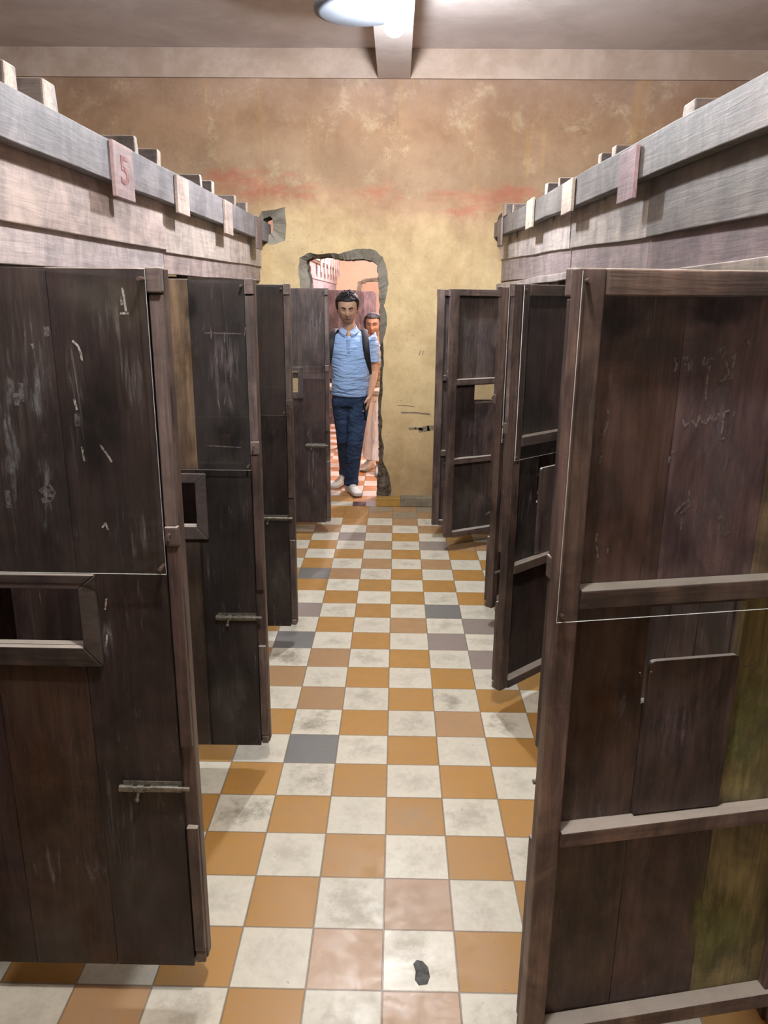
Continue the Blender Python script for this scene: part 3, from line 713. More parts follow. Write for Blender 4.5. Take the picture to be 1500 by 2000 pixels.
R1 = door((.31+.655*math.cos(R(11)), -.172+.655*math.sin(R(11)), 0), R(191), 'nearest right door seen from inside, mauve planks, olive-stained plank and lowered shutter',
          [((0.17, .135, .09), (0.165, .155, .072)), ((0.105, .072, .078), (0.062, .043, .040)), ((0.072, .045, .038), (0.052, .036, .029))], hz=.93, hh=.215, az=1.145, aside='int', frame=False, cover=1.03, bz=.745, dk=1.6)
R2 = door((.44+.655*math.cos(R(43)), 1.434+.655*math.sin(R(43)), 0), R(223), 'second right door, nearly black, angled toward the camera',
          [((0.07, .055, .052), (0.06, .05, .047)), ((0.11, .08, .075), (0.075, .05, .048)), ((0.07, .058, .056), (0.05, .042, .04))], hz=.90, hh=.22, az=1.117, aside='int', frame=False, cover=1.05, dk=.42)
R2b = door((.507+.655*math.cos(R(52)), 2.34+.655*math.sin(R(52)), 0), R(232), 'third right door, dark red-brown and seen almost edge on',
           [(MAR, MAR), (BRN, BRN), ((0.055, .03, .028), (0.05, .03, .026))], hz=.93, hh=.18, az=1.02, aside='int', frame=True, cover=1.0)
R3 = door((.35+.655*math.cos(R(29)), 3.61+.655*math.sin(R(29)), 0), R(209), 'grey-brown right door near the far wall with yellow wall showing through its hatch',
          [((0.12, .095, .085), (0.09, .075, .066)), ((0.13, .105, .098), (0.10, .08, .072)), ((0.085, .066, .06), (0.055, .042, .038))], hz=1.04, hh=.118, az=None, frame=False, cover=1.035)
R4 = door((.29+.655*math.cos(R(3)), 3.93+.655*math.sin(R(3)), 0), R(183), 'farthest right door, mostly hidden behind the grey-brown one',
          [(MAR, MAR), (BRN, BRN), (GRY, GRY)], hz=1.03, hh=.13, az=None, frame=False, cover=None)

# chalky writing and scratches, each set a part of its door
def chalk_mat(name, c, st=(60, 60, 14), lo=.42, hi=.58, soft=False, a=1.0):
    m, nt = nt_new(name); b = NB(nt); tc = b.n('ShaderNodeTexCoord')
    n = b.noise(b.mapping(tc.outputs['Object'], st), 1.0, 6, 0.7, 0.2); f = b.smooth(n, lo, hi)
    if soft:
        uv = b.n('ShaderNodeUVMap'); sx = b.n('ShaderNodeSeparateXYZ'); nt.links.new(uv.outputs[0], sx.inputs[0])
        x = b.math('SUBTRACT', sx.outputs[0], .5); y = b.math('SUBTRACT', sx.outputs[1], .5)
        r = b.math('SQRT', b.math('ADD', b.math('MULTIPLY', x, x), b.math('MULTIPLY', y, y)))
        n2 = b.noise(b.mapping(tc.outputs['Object'], (14, 14, 7)), 1.0, 4, 0.6)
        r = b.math('ADD', r, b.math('MULTIPLY', b.math('SUBTRACT', n2, .5), .35))
        f = b.math('MULTIPLY', f, b.math('SUBTRACT', 1.0, b.smooth(r, .12, .42)))
        e = b.math('MAXIMUM', b.math('ABSOLUTE', x), b.math('ABSOLUTE', y)); f = b.math('MULTIPLY', f, b.math('SUBTRACT', 1.0, b.smooth(e, .40, .49)))
    f = b.math('MULTIPLY', f, a)
    d = b.n('ShaderNodeBsdfDiffuse', inp={0: (*c, 1)}); t = b.n('ShaderNodeBsdfTransparent'); mx = b.n('ShaderNodeMixShader')
    nt.links.new(f, mx.inputs[0]); nt.links.new(t.outputs[0], mx.inputs[1]); nt.links.new(d.outputs[0], mx.inputs[2])
    o = b.n('ShaderNodeOutputMaterial'); nt.links.new(mx.outputs[0], o.inputs[0]); return m
def marks(root, yl, strokes, wd, c, name='scratched_writing', nrm=1, rough=0.9):
    m = MB()
    for s in strokes:
        m.ribbon([on_door(x, y, root, yl) for x, y in s], wd*1.35, (0, nrm, 0), c)
    return m.build(name, chalk_mat('broken chalk line '+name+root.name, tuple(q*1.25 for q in c), (140, 140, 90), .36, .56), root)
def stain_quad(name, corners, nrm, mat, parent):
    """thin film of chalk, paint or dirt lying on a surface"""
    c = [Vector(p) for p in corners]; n_ = Vector(nrm)*.0003
    me = bpy.data.meshes.new(name); me.from_pydata([tuple(p+n_) for p in c], [], [(0, 1, 2, 3)])
    uv = me.uv_layers.new(name='UVMap')
    for k, q in enumerate(((0, 0), (1, 0), (1, 1), (0, 1))): uv.data[k].uv = q
    me.materials.append(mat); o = bpy.data.objects.new(name, me); col.objects.link(o)
    if parent: o.parent = parent
    return o
def smudge(root, yl, px, mat, name, k=1):
    (xa, ya, xb, yb) = px; root['_n'] = root.get('_n', 0)+1; yl += .00006*root['_n']*(-1 if yl < .01 else 1)
    P = [on_door(x, y, root, yl) for x, y in ((xa, yb), (xb, yb), (xb, ya), (xa, ya))]
    return stain_quad(name, P, (0, -1 if yl < .01 else 1, 0), mat, root)
marks(R1, .0203, [[(1318, 700), (1322, 712), (1318, 725)], [(1334, 700), (1342, 697), (1344, 706), (1338, 712)], [(1344, 706), (1345, 722), (1338, 727)], [(1352, 700), (1349, 722)],
                  [(1376, 698), (1372, 712), (1380, 710), (1384, 702), (1392, 700)], [(1402, 690), (1412, 678), (1418, 682), (1410, 700)], [(1425, 680), (1432, 700)], [(1436, 690), (1434, 712)],
                  [(1455, 672), (1459, 660), (1462, 670), (1456, 676)], [(1418, 705), (1424, 730), (1414, 742), (1406, 745)], [(1432, 708), (1430, 738), (1422, 740)], [(1386, 715), (1380, 745), (1378, 780), (1374, 784)],
                  [(1334, 820), (1337, 832), (1346, 826)], [(1352, 822), (1360, 834), (1366, 812)], [(1366, 812), (1372, 826)], [(1378, 828), (1388, 812), (1392, 822)], [(1398, 820), (1404, 808)], [(1414, 802), (1412, 830), (1408, 850), (1406, 858), (1414, 856)],
                  [(1434, 804), (1432, 812)], [(1415, 804), (1424, 802)], [(1320, 880), (1312, 884)], [(1308, 892), (1306, 904)]], .0028, (0.27, 0.235, 0.235))
marks(R1, .0203, [[(1318, 1004), (1330, 988), (1344, 978), (1348, 984), (1342, 994), (1330, 1002)], [(1346, 958), (1345, 978)], [(1334, 1014), (1330, 1034)], [(1403, 1024), (1404, 1040), (1416, 1046), (1426, 1036)], [(1402, 1016), (1410, 1008)],
                  [(1186, 800), (1190, 815), (1184, 835), (1178, 850)], [(1176, 880), (1172, 905)], [(1166, 1042), (1164, 1055), (1168, 1098)], [(1187, 1072), (1186, 1080)]], .0026, (0.22, 0.19, 0.18), 'scratches')
marks(L1, -.0002, [[(239, 563), (242, 580), (246, 608)], [(236, 580), (238, 595)], [(142, 666), (152, 675), (158, 690), (160, 704)], [(160, 873), (165, 900)], [(196, 870), (208, 885), (218, 902)], [(200, 1030), (206, 1022), (211, 1034)], [(208, 1170), (205, 1190)], [(209, 1240), (208, 1262)], [(62, 672), (65, 680)],
                   [(145, 780), (150, 800)], [(235, 612), (250, 612)]], .003, (0.50, 0.48, 0.45), 'scratches', -1)
marks(L1, -.0002, [[(20, 740), (24, 765)], [(30, 770), (34, 790)], [(40, 750), (42, 782)], [(14, 960), (18, 990)], [(80, 960), (95, 950), (104, 962), (98, 975), (84, 978)], [(90, 640), (92, 655)], [(150, 810), (152, 830)]], .008, (0.17, 0.16, 0.165), 'chalk_smudges', -1)
marks(L2, -.0002, [[(412, 640), (413, 662)], [(438, 648), (439, 670)], [(425, 780), (430, 800)], [(479, 640), (478, 655)], [(400, 650), (474, 652)], [(452, 700), (450, 745)], [(440, 775), (438, 790)], [(405, 870), (470, 874)]], .003, (0.14, 0.115, 0.115), 'scratches', -1)
marks(L4, -.0002, [[(610, 600), (611, 640)], [(626, 610), (624, 650)], [(618, 650), (617, 690)], [(604, 840), (600, 850)]], .004, (0.17, 0.14, 0.135), 'scratches', -1)

CH1 = chalk_mat('smeared chalk', (0.30, 0.30, 0.32), (45, 45, 9), .46, .66, True, .85)
CH2 = chalk_mat('worn pale grain', (0.24, 0.205, 0.205), (75, 75, 6), .48, .66, True, .8)
CH3 = chalk_mat('dried dust', (0.165, 0.145, 0.125), (14, 14, 9), .28, .75, True, .6)
CH4 = chalk_mat('orange brown stain', (0.135, 0.070, 0.035), (12, 12, 4), .35, .7, True, .45)
CH5 = chalk_mat('flaking olive green paint', (0.27, 0.28, 0.12), (26, 26, 8), .32, .62, True, .8)
CH6 = chalk_mat('dark damp stain', (0.018, 0.014, 0.015), (10, 10, 5), .25, .6, True, .6)
CH7 = chalk_mat('pale plum scuffing', (0.24, 0.185, 0.20), (55, 55, 9), .42, .64, True, .8)
for q, mt in (((-20, 590, 60, 1080), CH1), ((30, 600, 110, 880), CH1), ((60, 850, 130, 1080), CH1), ((-10, 560, 100, 760), CH2), ((120, 640, 190, 960), CH2), ((160, 560, 280, 700), CH2),
              ((205, 620, 300, 860), CH2), ((190, 960, 330, 1110), CH2), ((90, 520, 290, 640), CH3), ((180, 1560, 375, 1900), CH3), ((10, 1740, 230, 1900), CH3), ((185, 1480, 290, 1720), CH2), ((195, 1190, 230, 1300), CH1),
              ((140, 1740, 210, 1900), CH4), ((20, 1290, 170, 1700), CH4), ((120, 640, 280, 1000), CH6)):
    smudge(L1, -.0001, q, mt, 'chalk_smear' if mt in (CH1, CH2) else 'stain', 1 if mt in (CH1, CH2) else 2)
for q, mt in (((385, 600, 500, 860), CH2), ((395, 640, 470, 800), CH7), ((330, 640, 400, 760), CH4), ((335, 830, 395, 915), CH4), ((350, 560, 395, 640), CH6), ((395, 780, 500, 915), CH6), ((390, 1290, 515, 1460), CH3)):
    smudge(L2, -.0001, q, mt, 'chalk_smear' if mt in (CH2, CH7) else 'stain', 1 if mt in (CH2, CH7) else 2)
for q, mt in (((578, 560, 640, 720), CH2), ((590, 580, 636, 700), CH7), ((590, 800, 640, 1010), CH2)): smudge(L4, -.0001, q, mt, 'chalk_smear')
smudge(L3, -.0001, (505, 1050, 585, 1225), CH3, 'stain')
for q, mt in (((1290, 620, 1480, 900), CH7), ((1320, 660, 1500, 1080), CH7), ((1300, 900, 1460, 1110), CH7), ((1130, 700, 1200, 960), CH2), ((1210, 620, 1300, 1000), CH4), ((1120, 960, 1290, 1110), CH4), ((1120, 560, 1280, 680), CH6), ((1280, 560, 1500, 650), CH6),
              ((1090, 1250, 1240, 1560), CH4), ((1230, 1310, 1400, 1520), CH7), ((1070, 1690, 1220, 1950), CH3), ((1200, 1690, 1360, 1960), CH3)):
    smudge(R1, .0202, q, mt, 'chalk_smear' if mt in (CH2, CH7) else 'stain', 2 if mt not in (CH2, CH7) else 1) if not (q[0] == 1230) else smudge(R1, .0322, q, mt, 'chalk_smear')
for q in ((1395, 1290, 1520, 1570), (1385, 1380, 1480, 1570), (1420, 1240, 1560, 1480), (1340, 1700, 1500, 1900), (1330, 1640, 1420, 1960)): smudge(R1, .0202, q, CH5, 'paint_patch', 3)
for q, mt in (((880, 590, 930, 735), CH2), ((915, 590, 965, 735), CH7), ((870, 590, 960, 740), CH3), ((900, 790, 960, 890), CH7), ((870, 910, 950, 1035), CH3)): smudge(R3, .0202, q, mt, 'chalk_smear')
# ------------------------------------------------------------------ lamps
BULB = None
def lamp(loc, power, color, label, ztop):
    t = empty('light_bulb', loc, label=label, cat='lamp', group='bare compact fluorescent bulbs under the ceiling')
    m = MB(); m.cyl((0, 0, .17), (0, 0, .235), .024, 16); m.build('bulb_holder', WHITEENAMEL, t, bevel=.002)
    if ztop-loc[2] > .24:
        m = MB(); m.cyl((0, 0, .236), (0, 0, ztop-loc[2]), .004, 10); m.build('cord', WHITEENAMEL, t)
    em, nt = nt_new('glowing bulb'); bb = NB(nt)
    e = bb.n('ShaderNodeEmission', inp={0: (*color, 1), 1: power/(math.pi*.0335)}); o_ = bb.n('ShaderNodeOutputMaterial'); nt.links.new(e.outputs[0], o_.inputs[0])
    m = MB(); m.tube([(0, 0, .17), (0, 0, .15), (0, 0, .12), (0, 0, .09), (0, 0, .05), (0, 0, .02), (0, 0, .006), (0, 0, 0)], [.024, .026, .033, .044, .052, .045, .025, .008], 16)
    m.build('glowing_bulb', em, t, smooth=True)
    return t
lamp((-0.018, 2.90, 3.025), P_MAIN, C_MAIN, 'bright bare bulb hanging under the ceiling beam', 3.299)
lamp((0.05, -0.60, 3.03), P_BACK, C_BACK, 'bare bulb under the ceiling beam above the camera', 3.299)
lamp((0.5, 5.75, 3.1), P_NEXT*.55, C_NEXT, 'bare bulb just beyond the opening on the right', 3.499)
lamp((0.5, 9.2, 3.1), P_NEXT*.7, C_NEXT, 'bare bulb in the middle of the bright room beyond the opening', 3.499)
lamp((0.3, 14.8, 3.1), P_NEXT*.6, C_NEXT, 'bare bulb in the third room', 3.499)
# round enamel ceiling fitting left of the bulb
m = MB(); N = 40; prof = [(0.0, .0), (.20, .0), (.232, .010), (.238, .028), (.225, .045), (.10, .075), (.03, .085), (.0, .085)]
vs = []; fs = []
for r_, z_ in prof:
    for k in range(N): a = 2*math.pi*k/N; vs.append((r_*math.cos(a), r_*math.sin(a), z_))
for i in range(len(prof)-1):
    for k in range(N): fs.append((i*N+k, i*N+(k+1) % N, (i+1)*N+(k+1) % N, (i+1)*N+k))
t = empty('ceiling_fitting', (-0.222, 3.15, 3.205), label='round off-white fitting hanging under the ceiling left of the bulb', cat='ceiling fitting')
m.add(vs, fs); o = m.build('dish', WHITEENAMEL, t, smooth=True)
m = MB(); m.cyl((0, 0, .08), (0, 0, .294), .012, 12); m.cyl((0, 0, .275), (0, 0, .294), .05, 20); m.build('rod', WHITEENAMEL, t)

# ------------------------------------------------------------------ the next room
nf_ = front('cell_front', 'pale mauve plank wall of cells seen through the opening', 1, lambda y: -1.04, [(7.0, 7.6), (8.6, 9.2), (10.4, 11.0)], 5.12, Y2-.01)
PK = (0.40, 0.34, 0.35)
part_board('upper_board', nf_, lambda y: -1.04, 5.12, 9.9, 1.95, 2.16, 1.93, 2.13, 0.03, PK, 1)
part_board('upper_board', nf_, lambda y: -1.04, 9.92, Y2-.01, 1.93, 2.15, 1.92, 2.13, 0.03, (0.42, .36, .37), 1)
part_board('lower_board', nf_, lambda y: -1.04, 5.12, Y2-.01, 1.80, 1.96, 1.82, 1.94, 0.018, (0.36, 0.31, 0.33), 1)
m = MB(); boards(m, lambda y: -1.0, 5.12, Y2-.01, 2.16, 2.30, 2.14, 2.28, 0.04, (0.5, .43, .42), 1, .008, 16)
m.build('timber_beam', WY, None, bevel=.003, label='pale timber rail on top of the cells beyond the opening', cat='beam')
for i, y in enumerate((8.6, 9.15, 9.7, 10.2, 10.7, 11.2, 11.7)):
    m = MB(); m.box(-.959, -.945, y-.09, y+.09, 2.02, 2.28, (0.40, .33, .34) if i % 2 else (0.48, .40, .32), j=.004)
    m.build('number_plate', WY, None, bevel=.002, label='pale board on the beam beyond the opening, %s from the opening' % ordn[i], cat='number plate', group='thin boards nailed over the long beams')
def far_door(loc, rz, label, c1, c2, ex=0):
    t = empty('cell_door', loc, rz, label=label, cat='door', group='open wooden cell doors')
    m = MB(); m.box(0, .3, 0, .02, ZB, ZT+.02, c1); m.box(.302, .60+ex, 0, .02, ZB, ZT+.02, c2); m.build('plank_panel', WV, t, bevel=.002)
    m = MB(); m.box(.58+ex, .64+ex, .0202, .05, ZB, ZT, c2); m.build('stile', WV, t, bevel=.002)
    m = MB(); m.box(.04, .579, .0202, .05, 1.2, 1.24, c2); m.box(.04, .579, .0202, .05, .6, .64, c2); m.build('rail', WH, t, bevel=.002)
    return t
far_door((-1.04, 8.5, 0), 0, 'mauve-brown plank door behind the man in the next room', (0.12, .085, .09), (0.17, .13, .14))
far_door((-1.04, 10.5, 0), R(3), 'farther brown plank door with a pale scrape, between man and woman', (0.05, .03, .03), (0.16, .115, .12), .1)
# light tabletop corner glimpsed left of the man
ws = empty('wooden_stand', (-.78, 7.32, 0), label='dark wooden stand with a pale top, left of the man beyond the opening', cat='stand')
m = MB(); m.box(-.22, .22, -.17, .18, 0.70, 0.745, (0.6, .52, .33)); m.build('top', WH, ws, bevel=.003)
for x in (-.2, .15):
    for y in (-.12, .08): m = MB(); m.box(x, x+.05, y, y+.05, 0, .70, (0.1, .07, .06)); m.build('leg', WV, ws, bevel=.003)

# ------------------------------------------------------------------ people
def skin_mat(name, c):
    m, nt = nt_new(name); b = NB(nt); tc = b.n('ShaderNodeTexCoord'); n = b.noise(tc.outputs['Object'], 14, 4, 0.6)
    cc = b.mix(b.smooth(n, .3, .7), tuple(x*.88 for x in c), tuple(x*1.1 for x in c))
    b.out(cc, 0.5, n, 0.05, 0.001, 0.35, Subsurface_Weight=0.08); return m
def cloth_mat(name, c, fold=6.0, fs=1.0, fold_z=2.0, amp=0.12, dist=0.03):
    m, nt = nt_new(name); b = NB(nt); tc = b.n('ShaderNodeTexCoord'); o = tc.outputs['Object']
    n = b.noise(b.mapping(o, (fold, fold, fold*fold_z)), fs, 3, 0.5, 1.2); f = b.noise(o, 300, 2, 0.5)
    cc = b.mix(b.smooth(b.noise(o, 9, 4, .6), .3, .7), tuple(x*(1-amp) for x in c), tuple(min(1, x*(1+amp)) for x in c))
    b.out(cc, 0.85, b.math('ADD', n, b.math('MULTIPLY', f, 0.02)), 0.9, dist, 0.15); return m

def head_fn(rx, ry, rz, female=False):
    def g(v, x, z, sx, sz): return math.exp(-((v.x-x)/sx)**2-((v.z-z)/sz)**2)
    def fn(v):
        v = v.copy(); zz = v.z/rz
        # narrower jaw, flatter sides
        if zz < 0: v.x *= 1-(.24*(-zz)**1.8 if female else .14*(-zz)**3); v.y = v.y*(1-.22*(-zz)**1.5)-(.012*(-zz)**1.2)
        if zz > 0:
            k2 = (1+.42*zz**2*(1-.4*zz)); v.x *= k2; v.y *= 1+.26*zz**2; v.z = rz*(zz-.17*zz**2)
        if v.y < -0.2*ry:
            k = min(1, (-v.y/ry-.2)/.5)
            v.y += k*(-.024*g(v, 0, -.018, .011, .022) - .012*g(v, 0, -.032, .017, .010) - .006*g(v, 0, .01, .010, .03)
                      - .006*(g(v, .03, .030, .024, .010)+g(v, -.03, .030, .024, .010)) + .010*(g(v, .031, .010, .017, .011)+g(v, -.031, .010, .017, .011))
                      - .006*g(v, 0, -.062, .022, .011) - .007*g(v, 0, -.098, .022, .014) + .004*g(v, 0, -.078, .02, .007)
                      - .005*(g(v, .045, -.02, .02, .02)+g(v, -.045, -.02, .02, .02)))
        return v
    return fn

def hand(m, wrist, d, palm_n, thumb_side, size=1.0, curl=.5, rad=.0085):
    """wrist point, direction of the hand, palm normal, thumb side; five separate bent fingers"""
    w = Vector(wrist); d = Vector(d).normalized(); n = Vector(palm_n); n = (n-d*n.dot(d)).normalized(); s = d.cross(n).normalized()
    if s.dot(Vector(thumb_side)) < 0: s = -s
    P = lambda a, b, c: w+size*(d*a+s*b+n*c)
    m.tube([P(-.01, 0, 0), P(.02, .002, 0), P(.05, .0, .002), P(.082, -.002, .004)], [(size*.026, size*.018), (size*.034, size*.017), (size*.040, size*.016), (size*.038, size*.012)], 14, side=s)
    for k, (b0, L) in enumerate(((.030, .072), (.010, .080), (-.010, .074), (-.029, .058))):
        pts = [P(.070, b0*.95, .002)]; p = P(.084, b0, .003); a = 0; pts.append(p)
        for q, f in enumerate((.45, .30, .25)):
            a += curl*(.55, .7, .5)[q]*(1+.12*k)
            p = p+size*L*f*(d*math.cos(a)+n*math.sin(a)+s*(b0*.6*(1-q*.6))); pts.append(p)
        m.tube(pts, [size*rad*1.05, size*rad*1.05, size*rad, size*rad*.93, size*rad*.75], 10, side=s)
    pts = [P(.012, .020, .004), P(.034, .042, .012), P(.058, .052, .022), P(.080, .050, .034)]
    m.tube(pts, [size*.013, size*.012, size*.0105, size*.008], 10, side=d)

def shoe(parent, heel, toe, mats, label=None, L=.285, lift=0.0):
    h, t_ = Vector(heel), Vector(toe); d = (t_-h); yaw = math.atan2(d.y, d.x); pitch = math.atan2(d.z, math.hypot(d.x, d.y))
    g = empty('shoe', h, 0); g.rotation_euler = Matrix.Rotation(yaw, 3, 'Z').__matmul__(Matrix.Rotation(-pitch, 3, 'Y')).to_euler(); g.parent = parent
    N = 20
    def outline(k, w):
        x = L*k; 
        return x
    m = MB(); n = 16; wid = [.030, .036, .037, .035, .036, .041, .046, .046, .040, .026]; ks = [0, .05, .15, .3, .45, .6, .72, .84, .94, 1.0]
    lo = []; 
    for kx, ww in zip(ks, wid): lo.append((kx*L, ww))
    pts = [(x, -w_) for x, w_ in lo]+[(x, w_) for x, w_ in reversed(lo)]; q = len(pts)
    m.add([(x, y, 0) for x, y in pts]+[(x, y*1.02, .028) for x, y in pts], [tuple(range(q)), tuple(range(2*q-1, q-1, -1))]+[(i, (i+1) % q, q+(i+1) % q, q+i) for i in range(q)])
    m.build('sole', mats[1], g, bevel=.004)
    m = MB()
    prof = [(.0, .075), (.012, .088), (.05, .094), (.09, .100), (.13, .082), (.18, .058), (.23, .046), (.265, .036), (.282, .028)]
    vs = []; K = 12
    for x, hh in prof:
        ww = 0.036
        for (x1, w1), (x2, w2) in zip(lo, lo[1:]):
            if x1 <= x <= x2+1e-6: ww = w1+(w2-w1)*(x-x1)/(x2-x1)
        for k in range(K+1):
            a = math.pi*k/K; c_, s_ = math.cos(a), math.sin(a); top = .72 if x < .12 else 1.0
            vs.append((x, -ww*c_*(1-(1-top)*s_*.5), .022+(hh-.022)*abs(s_)**.6))
    fs = []
    for i in range(len(prof)-1):
        for k in range(K): fs.append((i*(K+1)+k, i*(K+1)+k+1, (i+1)*(K+1)+k+1, (i+1)*(K+1)+k))
        fs.append((i*(K+1), (i+1)*(K+1), (i+1)*(K+1)+K, i*(K+1)+K))
    fs.append(tuple(range(K+1))); fs.append(tuple(reversed(range((len(prof)-1)*(K+1), len(prof)*(K+1)))))
    m.add(vs, fs); m.build('upper', mats[0], g, smooth=True)
    m = MB()
    for x, z in ((.105, .101), (.125, .090), (.145, .080), (.165, .070)): m.tube([(x-.004, -.022, z-.012), (x, 0, z+.001), (x+.004, .022, z-.012)], .003, 8)
    m.build('laces', mats[1], g)
    return g

WHT = simple('white leather', (0.66, 0.66, 0.62), 0.5, 20, 0.06, 0.05); SOLE = simple('rubber sole', (0.55, 0.53, 0.48), 0.6, 20, 0.1)
BLACKN = simple('black nylon', (0.012, 0.012, 0.015), 0.6, 60, 0.3)
HAIR = None
def hair_mat(name, c, z=1):
    m, nt = nt_new(name); b = NB(nt); tc = b.n('ShaderNodeTexCoord')
    n = b.noise(b.mapping(tc.outputs['Object'], (90, 30, 40)), 1.0, 4, 0.6, .5)
    b.out(b.mix(b.smooth(n, .35, .65), tuple(x*.6 for x in c), tuple(x*1.8 for x in c)), 0.6, n, 0.6, 0.006, 0.3); return m

def head_parts(root, hc, rot, fn, r, c_brow, eyes_open=False, lipc=(0.25, 0.10, 0.085)):
    """brows, eyes and lips laid on the face surface"""
    def surf(x, z, off=0.0):
        # find the front point of the deformed head at (x,z)
        best = None; y = -r[1]*math.sqrt(max(0.02, 1-(x/r[0])**2-(z/r[2])**2)); v = fn(Vector((x, y, z)))
        return Vector((x, v.y-off, z))
    W = lambda v: hc+rot @ v
    m = MB()
    for s in (-1, 1):
        m = MB(); m.tube([W(surf(s*x, z, .001)) for x, z in ((.013, .028), (.025, .034), (.038, .035), (.050, .028))], [(.0035, .004), (.005, .0045), (.004, .004), (.002, .003)], 8, side=(0, 0, 1))
        m.build('eyebrow', c_brow, root, smooth=True)
    blk = simple('lash line '+root.name, (0.02, 0.015, 0.012), 0.5)
    for s in (-1, 1):
        zl = .006 if not eyes_open else .012
        m = MB(); m.tube([W(surf(s*x, z, .001)) for x, z in ((.016, zl+.001), (.025, zl-.002), (.034, zl-.0025), (.045, zl+.002))], [(.0016, .0025), (.0025, .003), (.0025, .003), (.0014, .002)], 8, side=(0, 0, 1))
        m.build('eye', blk, root, smooth=True)
    m = MB()
    m.tube([W(surf(x, z, .0005)) for x, z in ((-.026, -.0615), (-.014, -.059), (0, -.060), (.014, -.059), (.026, -.0615))], [(.0016, .003), (.0042, .004), (.0038, .004), (.0042, .004), (.0016, .003)], 8, side=(0, 0, 1))
    m.tube([W(surf(x, z, .0005)) for x, z in ((-.022, -.066), (-.010, -.069), (0, -.0695), (.010, -.069), (.022, -.066))], [(.0016, .003), (.0045, .004), (.005, .0045), (.0045, .004), (.0016, .003)], 8, side=(0, 0, 1))
    m.build('lips', simple('lips '+root.name, lipc, 0.5), root, smooth=True)

def cap_hair(root, hc, rot, r, fn, mat, keep, thick=.012, name='hair', extra=None):
    """hair grown from the head surface where keep(v) is positive"""
    m = MB(); n, mm = 56, 40; grid = {}
    def pt(i, k, off):
        ph = math.pi*i/mm; th = 2*math.pi*k/n; v0 = Vector((r[0]*math.sin(ph)*math.cos(th), r[1]*math.sin(ph)*math.sin(th), r[2]*math.cos(ph)))
        v = fn(v0); nn = Vector((v0.x/r[0]**2, v0.y/r[1]**2, v0.z/r[2]**2)).normalized()
        jag = .006*noise.noise(v0*70); return v+nn*(off+jag), v0
    vs = []; idx = {}; fs = []
    def get(i, k, s):
        key = (i, k % n, s)
        if i == 0: key = (0, 0, s)
        if key not in idx:
            kk = keep(pt(i, k, 0)[1]); p, v0 = pt(i, k, (thick*min(1, .25+kk*12) if s else -.004)); idx[key] = len(vs); vs.append(hc+rot @ p)
        return idx[key]
    cells = set()
    for i in range(mm):
        for k in range(n):
            c = pt(i+.5, k+.5, 0)[1]
            if keep(c) > 0: cells.add((i, k))
    for (i, k) in cells:
        a = [get(i, k, 1), get(i, k+1, 1), get(i+1, k+1, 1), get(i+1, k, 1)]; b = [get(i, k, 0), get(i, k+1, 0), get(i+1, k+1, 0), get(i+1, k, 0)]
        cl = lambda q: [x for j, x in enumerate(q) if x not in q[:j]]
        fs.append(tuple(cl(a))); fs.append(tuple(reversed(cl(b))))
        for (di, dk, e0, e1) in ((0, -1, 0, 3), (0, 1, 1, 2), (1, 0, 3, 2), (-1, 0, 0, 1)):
            ni, nk = i+di, (k+dk) % n
            if ni < 0: continue
            if (ni, nk) not in cells: fs.append((a[e0], a[e1], b[e1], b[e0]))
    m.add(vs, [f for f in fs if len(set(f)) > 2])
    if extra: extra(m)
    return m.build(name, mat, root, smooth=True)

# --- the walking man
MY = 5.20
man = empty('person', (-.385, MY, 0), label='man in light blue polo shirt and dark jeans stepping through the broken opening', cat='person')
mo = Vector((-.385, MY, 0))
SK = skin_mat('tan skin', (0.46, 0.28, 0.19))
b = MB(); L_ = lambda x, y, z: Vector((x, y, z))-mo
rot = (Matrix.Rotation(R(3), 3, 'Z') @ Matrix.Rotation(R(19), 3, 'X'))
hc = L_(-.405, MY-.078, 1.640); hr = (.084, .104, .139)
mfn = head_fn(*hr)
b.ell(hc, hr, 40, 30, rot=rot, fn=mfn)
for s in (-1, 1): b.ell(hc+rot @ Vector((s*.085, .012, -.004)), (.010, .018, .031), 12, 10)
b.tube([L_(-.395, MY+.02, 1.38), L_(-.395, MY+.0, 1.46), L_(-.40, MY-.03, 1.54), L_(-.402, MY-.045, 1.60)], [(.072, .07), (.056, .060), (.052, .056), (.054, .06)], 18)
b.tube([L_(-.385, MY+.03, .86), L_(-.385, MY+.02, .98), L_(-.385, MY+.02, 1.12), L_(-.385, MY+.02, 1.28), L_(-.388, MY+.02, 1.38), L_(-.39, MY+.02, 1.44)],
       [(.15, .105), (.145, .10), (.15, .105), (.165, .11), (.15, .09), (.06, .05)], 24)
hipL, knL, anL = L_(-.305, MY+.03, .88), L_(-.345, MY-.07, .49), L_(-.385, MY+.02, .10)
hipR, knR, anR = L_(-.465, MY+.03, .88), L_(-.442, MY+.07, .49), L_(-.450, MY+.34, .115)
for a_, k_, c_ in ((hipL, knL, anL), (hipR, knR, anR)):
    b.tube([a_, a_.lerp(k_, .5), k_, k_.lerp(c_, .35), c_], [.082, .070, .052, .050, .036], 16)
for an, tv in ((anL, Vector((.07, -.16, -.05))), (anR, Vector((-.09, -.13, -.05)))):
    b.tube([an+Vector((0, .02, 0)), an+tv*.4+Vector((0, 0, -.02)), an+tv+Vector((0, 0, -.012))], [.030, .026, .016], 12)
shL, elL, wrL = L_(-.205, MY+.02, 1.385), L_(-.178, MY+.045, 1.10), L_(-.215, MY-.05, .895)
shR, elR, wrR = L_(-.575, MY+.02, 1.385), L_(-.625, MY+.06, 1.10), L_(-.60, MY-.02, .86)
for a_, e_, w_ in ((shL, elL, wrL), (shR, elR, wrR)):
    b.tube([a_, a_.lerp(e_, .5), e_, e_.lerp(w_, .3), e_.lerp(w_, .75), w_], [.052, .045, .038, .039, .030, .025], 16)
